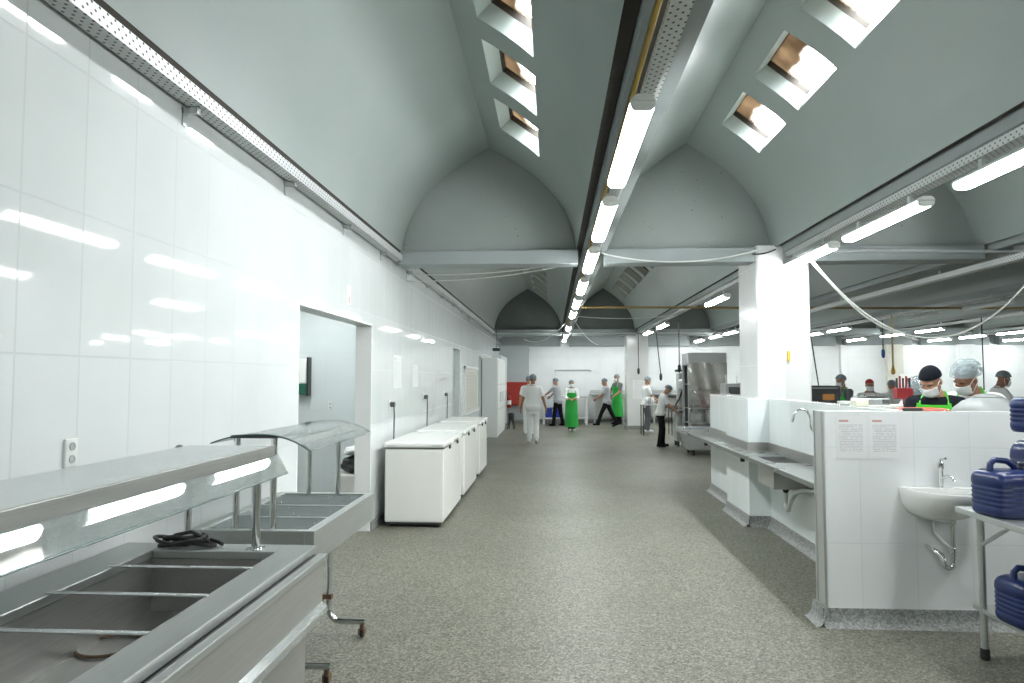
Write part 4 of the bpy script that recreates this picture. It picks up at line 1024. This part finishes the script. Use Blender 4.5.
#PEOPLE-BEGIN
# ================================================================== PEOPLE
def cap(mb, p0, p1, r0, r1, n=12):
    p0, p1 = Vector(p0), Vector(p1); d = p1 - p0; L = d.length
    if L < 1e-6: d = Vector((0, 0, 1)); L = 1e-6
    t = d.normalized(); pts, rs = [], []
    for a in (-1.0, -.92, -.7, -.38): pts.append(p0 + t * r0 * a); rs.append(max(1e-4, r0 * math.sqrt(max(0, 1 - a * a))))
    pts.append(p0); rs.append(r0); pts.append(p1); rs.append(r1)
    for a in (.38, .7, .92, 1.0): pts.append(p1 + t * r1 * a); rs.append(max(1e-4, r1 * math.sqrt(max(0, 1 - a * a))))
    return mb.tube(pts, rs, n)
def ell(mb, c, r, R=None, n=16):
    prof = [(max(1e-4, math.sin(PI * i / 12)), -math.cos(PI * i / 12)) for i in range(13)]
    o = len(mb.v); mb.lathe(prof, (0, 0, 0), n)
    for i in range(o, len(mb.v)):
        p = Vector((mb.v[i][0] * r[0], mb.v[i][1] * r[1], mb.v[i][2] * r[2]))
        if R is not None: p = R @ p
        mb.v[i] = tuple(p + Vector(c))
    return mb
def loft(mb, secs, n=20):
    """secs: (Matrix, rx, ry) elliptical rings"""
    o = len(mb.v)
    for Mx, rx, ry in secs:
        for k in range(n): mb.v.append(tuple(Mx @ Vector((rx * math.cos(2 * PI * k / n), ry * math.sin(2 * PI * k / n), 0))))
    for i in range(len(secs) - 1):
        for k in range(n): mb.f.append((o + i * n + k, o + i * n + (k + 1) % n, o + (i + 1) * n + (k + 1) % n, o + (i + 1) * n + k))
    mb.f.append(tuple(o + k for k in range(n))[::-1]); mb.f.append(tuple(o + (len(secs) - 1) * n + k for k in range(n)))
    return mb
def remesh(mb, name, mat, vox, smooth_it=2, parent=None):
    o = mb.build(name + '_tmp', mat)
    md = o.modifiers.new('r', 'REMESH'); md.mode = 'VOXEL'; md.voxel_size = vox
    s_ = o.modifiers.new('s', 'SMOOTH'); s_.factor = .5; s_.iterations = smooth_it
    dg = bpy.context.evaluated_depsgraph_get(); me = bpy.data.meshes.new_from_object(o.evaluated_get(dg))
    me.name = name; bpy.data.objects.remove(o)
    me.polygons.foreach_set('use_smooth', [True] * len(me.polygons))
    me.materials.clear(); me.materials.append(mat)
    p = bpy.data.objects.new(name, me); COL.objects.link(p)
    if parent is not None: p.parent = parent
    return p
def ik(a, b, l1, l2, pole):
    a, b, pole = Vector(a), Vector(b), Vector(pole); d = b - a; L = min(d.length, (l1 + l2) * .999); t = d.normalized()
    b = a + t * L; x = (l1 * l1 - l2 * l2 + L * L) / (2 * L); h = math.sqrt(max(0, l1 * l1 - x * x))
    q_ = pole - t * pole.dot(t)
    if q_.length < 1e-5: q_ = Vector((0, 1, 0))
    return a + t * x + q_.normalized() * h, b
TORSO = [(.80, .10, .085), (.85, .155, .115), (.92, .172, .125), (1.0, .158, .112), (1.08, .146, .102), (1.18, .152, .108), (1.28, .170, .118), (1.36, .172, .112), (1.42, .140, .092), (1.46, .085, .07), (1.50, .055, .055)]
def tor(z):
    for (a, b) in zip(TORSO, TORSO[1:]):
        if a[0] <= z <= b[0]:
            t = (z - a[0]) / (b[0] - a[0]); return a[1] + (b[1] - a[1]) * t, a[2] + (b[2] - a[2]) * t
    return TORSO[0][1:] if z < .8 else TORSO[-1][1:]
T = Matrix.Translation
def person(label, loc, rz, scale=1.0, lean=0.0, side=0.0, hp=0.0, hy=0.0, roll=0.0, lw=None, rw=None, la=(-.10, 0, .085), ra=(.10, 0, .085), lfoot=0, rfoot=0,
           shirt=None, sleeve=.8, trousers=None, shoes=None, apron=None, net='far', mask=True, skin=None, near=False, curl=.5, hem=.80, ap_hem=.42, eld=None, face=True, ap_top=1.31, flare=.05):
    skin = skin or M['skin']; pv = Vector((0, 0, .95))
    def U(z):      # bend of the spine, eased in above the hips
        k = min(1, max(0, (z - .88) / .25)); return T(pv) @ Matrix.Rotation(side * k, 4, 'Y') @ Matrix.Rotation(-lean * k, 4, 'X') @ T(-pv)
    def up(p): p = Vector(p); return U(p.z) @ p
    drop = min(0, min(la[2], ra[2]) - .085)
    Ht = U(1.5) @ T(Vector((0, .0, 1.50))) @ Matrix.Rotation(hy, 4, 'Z') @ Matrix.Rotation(-hp, 4, 'X') @ Matrix.Rotation(roll, 4, 'Y') @ T(Vector((0, .022, .115)))
    HR = Ht.to_3x3()
    b = MB()
    loft(b, [(U(z) @ T(Vector((0, -.005, z))), rx, ry) for z, rx, ry in TORSO])
    cap(b, up((0, -.01, 1.42)), Ht @ Vector((0, -.025, -.05)), .060, .054)
    # head
    H_ = lambda p: Ht @ Vector(p)
    ell(b, H_((0, -.012, .035)), (.073, .093, .084), HR); ell(b, H_((0, .022, -.038)), (.059, .068, .074), HR); ell(b, H_((0, .058, -.088)), (.030, .026, .022), HR)
    cap(b, H_((0, .086, .004)), H_((0, .103, -.036)), .009, .014); cap(b, H_((-.036, .074, .022)), H_((.036, .074, .022)), .013, .013)
    ell(b, H_((-.034, .066, -.03)), (.022, .02, .022), HR); ell(b, H_((.034, .066, -.03)), (.022, .02, .022), HR); ell(b, H_((0, .084, -.062)), (.024, .010, .009), HR)
    for s_ in (-1, 1): ell(b, H_((s_ * .076, -.008, -.008)), (.011, .022, .032), HR)
    # arms
    arms = {}
    for s_, w_, nm in ((-1, lw, 'l'), (1, rw, 'r')):
        sh = up((s_ * .172, -.01, 1.395)); w_ = Vector(w_) if w_ else Vector((s_ * .27, .05, .86))
        pole = Vector(eld) if eld else Vector((s_ * .5, -.6, -.5)); el, wr = ik(sh, w_, .285, .25, pole); arms[nm] = (sh, el, wr)
        cap(b, sh, el, .052, .040); cap(b, el, wr, .041, .027); cap(b, up((s_ * .09, -.01, 1.40)), sh, .06, .054)
        # hand
        d = (wr - el).normalized(); n_ = Vector((-s_, 0, 0)) if abs(d.z) > .6 else Vector((0, 0, -1)); n_ = (n_ - d * n_.dot(d)).normalized(); t_ = d.cross(n_)
        if t_.y < 0 and abs(d.z) > .6: t_ = -t_
        if abs(d.z) <= .6 and t_.x * s_ > 0: t_ = -t_
        fr = .0088 if near else .0105
        for i, (o_, l_) in enumerate(((.030, .070), (.010, .080), (-.010, .075), (-.029, .058))):
            k0 = wr + d * .088 + t_ * o_ - d * abs(o_ - .01) * .25
            cap(b, wr + t_ * o_ * .5, k0, .016, .0125, 8)
            c_ = curl * (1 + .12 * i); d1 = (d * math.cos(c_ * .6) + n_ * math.sin(c_ * .6)); d2 = (d * math.cos(c_ * 1.6) + n_ * math.sin(c_ * 1.6)); d3 = (d * math.cos(c_ * 2.3) + n_ * math.sin(c_ * 2.3))
            k1 = k0 + d1 * l_ * .45; k2 = k1 + d2 * l_ * .32; k3 = k2 + d3 * l_ * .23
            cap(b, k0, k1, fr * 1.05, fr, 8); cap(b, k1, k2, fr, fr * .95, 8); cap(b, k2, k3, fr * .95, fr * .8, 8)
        th0 = wr + d * .025 + t_ * .022; th1 = th0 + (t_ * .75 + d * .6 + n_ * .35).normalized() * .045; th2 = th1 + (d * .9 + n_ * .45 + t_ * .1).normalized() * .036
        cap(b, wr + d * .01, th0, .017, .015, 8); cap(b, th0, th1, .014, fr * 1.15, 8); cap(b, th1, th2, fr * 1.15, fr * .9, 8)
    # legs
    legs = []
    for s_, a_, fp in ((-1, la, lfoot), (1, ra, rfoot)):
        hipj = Vector((s_ * .088, 0, .90)); kn, an = ik(hipj, a_, .418, .403, (s_ * .05, 1, 0)); legs.append((hipj, kn, an, fp, s_))
        cap(b, hipj, kn, .083, .055); cap(b, kn, an, .054, .036)
        f = Vector((s_ * .12, math.cos(fp), -math.sin(fp))).normalized(); cap(b, an + Vector((0, -.035, -.045)) , an + f * .13 + Vector((0, 0, -.055)), .034, .028)
    body = remesh(b, 'person', skin, .0072 if near else .0095, 2)
    body.data.materials.append(M['eye'])
    if face:
        for s_ in (-1, 1):
            for pl, rr in ((H_((s_ * .033, .082, .0)), .0105), (H_((s_ * .036, .088, .026)), .0)):
                for p in body.data.polygons:
                    if (p.center - pl).length < rr: p.material_index = 1
        bm_ = MB(); 
        for s_ in (-1, 1): cap(bm_, H_((s_ * .014, .0945, .021)), H_((s_ * .048, .083, .024)), .0042, .0035, 6)
        bm_.build('eyebrows', M['hair'], body, smooth=60)
    body.location = loc; body.rotation_euler = (0, 0, rz); body.scale = (scale,) * 3
    tag(body, label, 'person')
    if shirt:
        m = MB(); zs = [hem, hem + .06] + [z for z, _, _ in TORSO if z > hem + .08 and z < 1.46] + [1.455]
        m_ = [(U(z) @ T(Vector((0, -.005, z))), tor(z)[0] + .020 + (.02 if z < .95 else 0), tor(z)[1] + .022 + (.015 if z < .95 else 0)) for z in zs]
        loft(m, m_)
        for k in 'lr':
            sh, el, wr = arms[k]; cap(m, up(((-.1 if k == 'l' else .1), -.01, 1.39)), sh + Vector((0, 0, -.006)), .074, .064)
            if sleeve <= 1: m.tube([sh, sh.lerp(el, sleeve * .5), sh.lerp(el, sleeve)], [.066, .067, .064], 14)
            else: cap(m, sh, el, .070, .056); m.tube([el - (el - sh).normalized() * .02, el, el.lerp(wr, .5), el.lerp(wr, sleeve - 1)], [.05, .056, .047, .042], 14)
        remesh(m, 'shirt', shirt, .0105, 3, body)
        cl = MB().tube([up((.068 * math.cos(a), -.012 + .066 * math.sin(a), 1.462 - .02 * math.sin(a))) for a in [2 * PI * i / 18 for i in range(18)]], .010, 8, True); cl.build('collar', shirt, body, smooth=60)
    if trousers:
        m = MB(); loft(m, [(U(z) @ T(Vector((0, -.005, z))), tor(z)[0] + .018, tor(z)[1] + .018) for z in (.80, .85, .92, .98, 1.03)])
        for hipj, kn, an, fp, s_ in legs:
            cap(m, hipj, kn, .100, .074); m.tube([kn - (kn - hipj).normalized() * .03, kn, kn.lerp(an, .5), an + Vector((0, 0, -.015))], [.066, .074, .068, .066], 14)
        remesh(m, 'trousers', trousers, .0115, 3, body)
    for hipj, kn, an, fp, s_ in legs:
        m = MB(); f = Vector((s_ * .12, math.cos(fp), -math.sin(fp))).normalized(); z_ = Vector((0, 0, -1)) * math.cos(fp) - Vector((0, math.sin(fp), 0)) * 1
        cap(m, an + Vector((0, -.04, -.045)), an + f * .15 + Vector((0, 0, -.052)), .040, .034); cap(m, an + f * .08 + Vector((0, 0, -.05)), an + Vector((0, -.0, .01)), .036, .045)
        remesh(m, 'shoe', shoes or M['cloth_bk'], .009, 2, body)
    if apron:
        P = []; rows_ = [ap_hem, .5, .6, .72, .84, .92, 1.0, 1.08, 1.16, 1.24, ap_top]; cols_ = 17
        for z in rows_:
            if z <= ap_hem - 1: continue
            rx, ry = tor(max(z, .92)); k = max(0, (.92 - z)); rx, ry = rx + .040 + k * flare, ry + .046 + k * (flare + .01)
            ha = 1.75 if z < 1.05 else 1.75 - (z - 1.05) / (ap_top - 1.05) * 1.05
            row = []
            for j in range(cols_):
                a = -ha + 2 * ha * j / (cols_ - 1); fold = .012 * math.sin(a * 7 + z * 2) * max(0, (1.0 - z))
                row.append(U(z) @ Vector(((rx + fold) * math.sin(a), -.005 + (ry + fold) * math.cos(a), z)))
            P.append(row)
        ap = MB().grid(P, lambda i, j: Vector((0, 0, 0)) + (Vector((P[i][j].x, P[i][j].y, 0)).normalized() * .004)).build('apron', apron, body, smooth=60)
        st = MB()
        for s_, j in ((-1, 0), (1, cols_ - 1)):
            c0 = P[-1][j]; st.tube([c0, up((s_ * .105, .085, 1.40)), up((s_ * .085, .02, 1.475)), up((s_ * .06, -.06, 1.48)), up((0, -.09, 1.47))], .011, 6)
        st.build('apron_strap', apron, ap, smooth=60)
        MB().tube([U(1.03) @ Vector(((tor(1.03)[0] + .034) * math.cos(a), -.005 + (tor(1.03)[1] + .034) * math.sin(a), 1.03)) for a in [PI + .1 + (PI - .2) * i / 12 for i in range(13)]], .010, 6).build('apron_tie', apron, ap, smooth=60)
    # hair, cap, net
    def dome(r, mat, name, front=1.20, back=2.05, c=(0, -.014, .036), puff=0.0, par=body, th=.96):
        nj = 28; P = []
        for i in range(11):
            row = []
            for j in range(nj + 1):
                a = 2 * PI * j / nj; w_ = (1 - math.sin(a)) / 2; tm = front + (back - front) * w_; t = tm * i / 10
                q_ = 1 + puff * (math.sin(a * 9) * .03 + math.sin(a * 5 + i) * .02) * (i / 10)
                row.append(H_((c[0] + r[0] * q_ * math.sin(t) * math.cos(a) if i else c[0], c[1] + (r[1] * q_ * math.sin(t) * math.sin(a) if i else 0), c[2] + r[2] * q_ * math.cos(t))))
            P.append(row)
        ctr = H_(c)
        return MB().grid(P, lambda i, j: (ctr - Vector(P[i][j])) * (1 - th)).build(name, mat, par, smooth=60)
    hair = dome((.081, .100, .092), M['hair'], 'hair', 1.12, 2.0)
    if net == 'far': dome((.092, .116, .106), M['net_far'], 'hairnet', 1.25, 1.95, puff=1)
    elif net == 'sheer': dome((.112, .138, .118), M['net'], 'hairnet', 1.30, 1.95, (0, -.022, .045), .45)
    elif net == 'black':
        dome((.086, .106, .100), M['capblk'], 'cap', 1.30, 1.75, puff=0)
    elif net == 'red': dome((.086, .106, .098), M['redap'], 'cap', 1.25, 1.8)
    if mask:
        P = []
        for i in range(9):
            v_ = i / 8; z = -.112 + .104 * v_; row = []
            for j in range(13):
                x = -.070 + .14 * j / 12; k = x / .070
                y = .022 + .092 * math.sqrt(max(.05, 1 - (abs(k) * .93) ** 2.2)) + .012 * math.exp(-(x / .02) ** 2) * (1 - abs(2 * v_ - 1.3)) + .003 * math.sin(v_ * 18)
                y -= .030 * max(0, .28 - v_) / .28
                row.append(H_((x * (1 - .18 * max(0, .3 - v_) / .3), y, z)))
            P.append(row)
        mk = MB().grid(P, HR @ Vector((0, .004, 0))).build('face_mask', M['mask'], body, smooth=60)
        for j in (0, 12):
            s_ = -1 if j == 0 else 1
            MB().tube([P[8][j], H_((s_ * .079, .01, .02)), H_((s_ * .084, -.028, .0)), H_((s_ * .078, -.01, -.04)), P[1][j]], .0022, 5).build('ear_loop', M['mask'], mk, smooth=60)
    return body

W_, BK, GR, DG = M['cloth_w'], M['cloth_bk'], M['cloth_gr'], M['cloth_dg']
WS = M['whitepl']
person('person in all-white uniform and hairnet walking away down the aisle', (-.485, 17.5, 0), 0.08, 1.0, lean=.03, lw=(-.31, .10, .87), rw=(.33, -.06, .86), la=(-.09, .14, .085), ra=(.07, -.20, .13), rfoot=.45, shirt=W_, trousers=W_, shoes=WS, mask=False, skin=M['skin2'], face=True, hem=.74)
person('person in white with hairnet hidden behind the walker in all-white', (-.69, 20.3, 0), -.1, .98, lw=(-.29, .04, .87), rw=(.28, .08, .87), shirt=W_, trousers=W_, shoes=WS, mask=False, hem=.76)
person('person in grey shirt and black trousers reaching over the white-legged table', (.20, 23.75, 0), 1.0, .95, lean=.12, lw=(-.22, .50, 1.05), rw=(.20, .48, 1.02), la=(-.14, .10, .085), ra=(.12, -.14, .085), shirt=GR, trousers=BK)
person('person in long green apron, white shirt and mask facing the camera', (.605, 21.5, 0), PI + .1, .91, lw=(-.09, .27, 1.13), rw=(.09, .29, 1.10), la=(-.055, 0, .085), ra=(.055, .02, .085), shirt=W_, sleeve=1.6, trousers=BK, apron=M['green'], ap_hem=.14, hem=.86, curl=.8, flare=.015, shoes=WS)
person('person in white shirt and black trousers striding left before the back counter', (1.84, 23.3, 0), PI / 2 - .1, .94, lean=.05, hp=.2, lw=(-.16, .36, 1.0), rw=(.18, .34, 1.02), la=(-.09, .34, .085), ra=(.09, -.36, .13), rfoot=.5, shirt=GR, trousers=BK, mask=False, curl=.9)
person('person in green apron standing at the back counter beside the far column', (2.33, 24.6, 0), 2.2, 1.02, lw=(-.16, .30, 1.0), rw=(.16, .32, 1.0), shirt=DG, trousers=BK, apron=M['green'], ap_hem=.28, mask=True, hp=.1)
person('person in white shirt and black trousers leaning to work at the grey machine', (2.62, 16.75, 0), -PI / 2 - .05, .87, lean=.22, hp=.45, lw=(-.12, .46, 1.10), rw=(.16, .40, .98), la=(-.11, .05, .085), ra=(.11, -.06, .085), shirt=W_, trousers=BK, curl=.9, hem=.86)
person('person in white standing behind the small steel table by the far column', (2.88, 21.15, 0), -1.4, .97, hp=.25, lw=(-.16, .30, 1.0), rw=(.16, .30, 1.0), shirt=W_, trousers=DG, shoes=WS, hem=.76)
# the two at the half wall
person('person in black cap and black shirt with lime apron looking down', (3.47, 6.40, 0), 2.5, 1.03, lean=.16, hp=.46, hy=-.25, lw=(-.17, .36, 1.02), rw=(.16, .38, 1.0), shirt=M['capblk'], sleeve=.85, trousers=BK, apron=M['lime'], ap_top=1.40, net='black', near=True, curl=.9)
person('person in large sheer hairnet and white shirt with lime apron strap, bending forward', (3.93, 6.60, 0), 2.45, 1.07, lean=.40, hp=.25, hy=-.45, lw=(-.20, .36, 1.0), rw=(.20, .34, 1.0), shirt=W_, sleeve=.9, trousers=W_, apron=M['lime'], net='sheer', near=True, skin=M['skin2'], curl=.9, shoes=WS)
person('person in sheer bluish hairnet bowed low behind the black-capped one', (4.13, 7.75, 0), 2.2, 1.0, lean=.42, hp=.5, roll=-.25, lw=(-.2, .46, 1.0), rw=(.16, .46, 1.0), shirt=W_, sleeve=.9, trousers=W_, net='sheer', skin=M['skin'], shoes=WS, curl=.8)
person('person with grey hairnet in white, standing at the right of the hall', (7.50, 12.0, 0), -1.7, 1.02, hp=.3, lean=.06, lw=(-.16, .36, 1.0), rw=(.16, .36, 1.0), shirt=W_, trousers=W_, shoes=WS, skin=M['skin2'])
person('distant person in dark grey jacket and green apron beside the oven table', (5.78, 14.0, 0), 1.95, .985, hp=.2, lw=(-.2, .32, 1.05), rw=(.16, .34, 1.05), shirt=DG, sleeve=1.7, trousers=BK, apron=M['green'], ap_hem=.4)
person('distant person in red cap and red apron behind the cream container', (6.30, 14.0, 0), 2.9, .935, hp=.15, lw=(-.18, .34, 1.1), rw=(.2, .34, 1.1), shirt=W_, trousers=BK, apron=M['redap'], net='red')
person('distant person in white with grey hairnet left of the knife rack', (6.95, 14.4, 0), 2.5, .93, hp=.35, lean=.1, lw=(-.18, .36, 1.05), rw=(.2, .36, 1.05), shirt=W_, trousers=W_, shoes=WS)
#PEOPLE-END

# ================================================================== WORLD
w = bpy.data.worlds.new('world'); sc.world = w; w.use_nodes = True
bg = w.node_tree.nodes['Background']; bg.inputs[0].default_value = (.95, .98, 1.0, 1); bg.inputs[1].default_value = 52.0
sc.cycles.use_light_tree = True
sc.cycles.max_bounces = 10; sc.cycles.diffuse_bounces = 5; sc.cycles.glossy_bounces = 4; sc.cycles.transparent_max_bounces = 12
sc.cycles.sample_clamp_indirect = 6.0
sc.cycles.caustics_reflective = False; sc.cycles.caustics_refractive = False
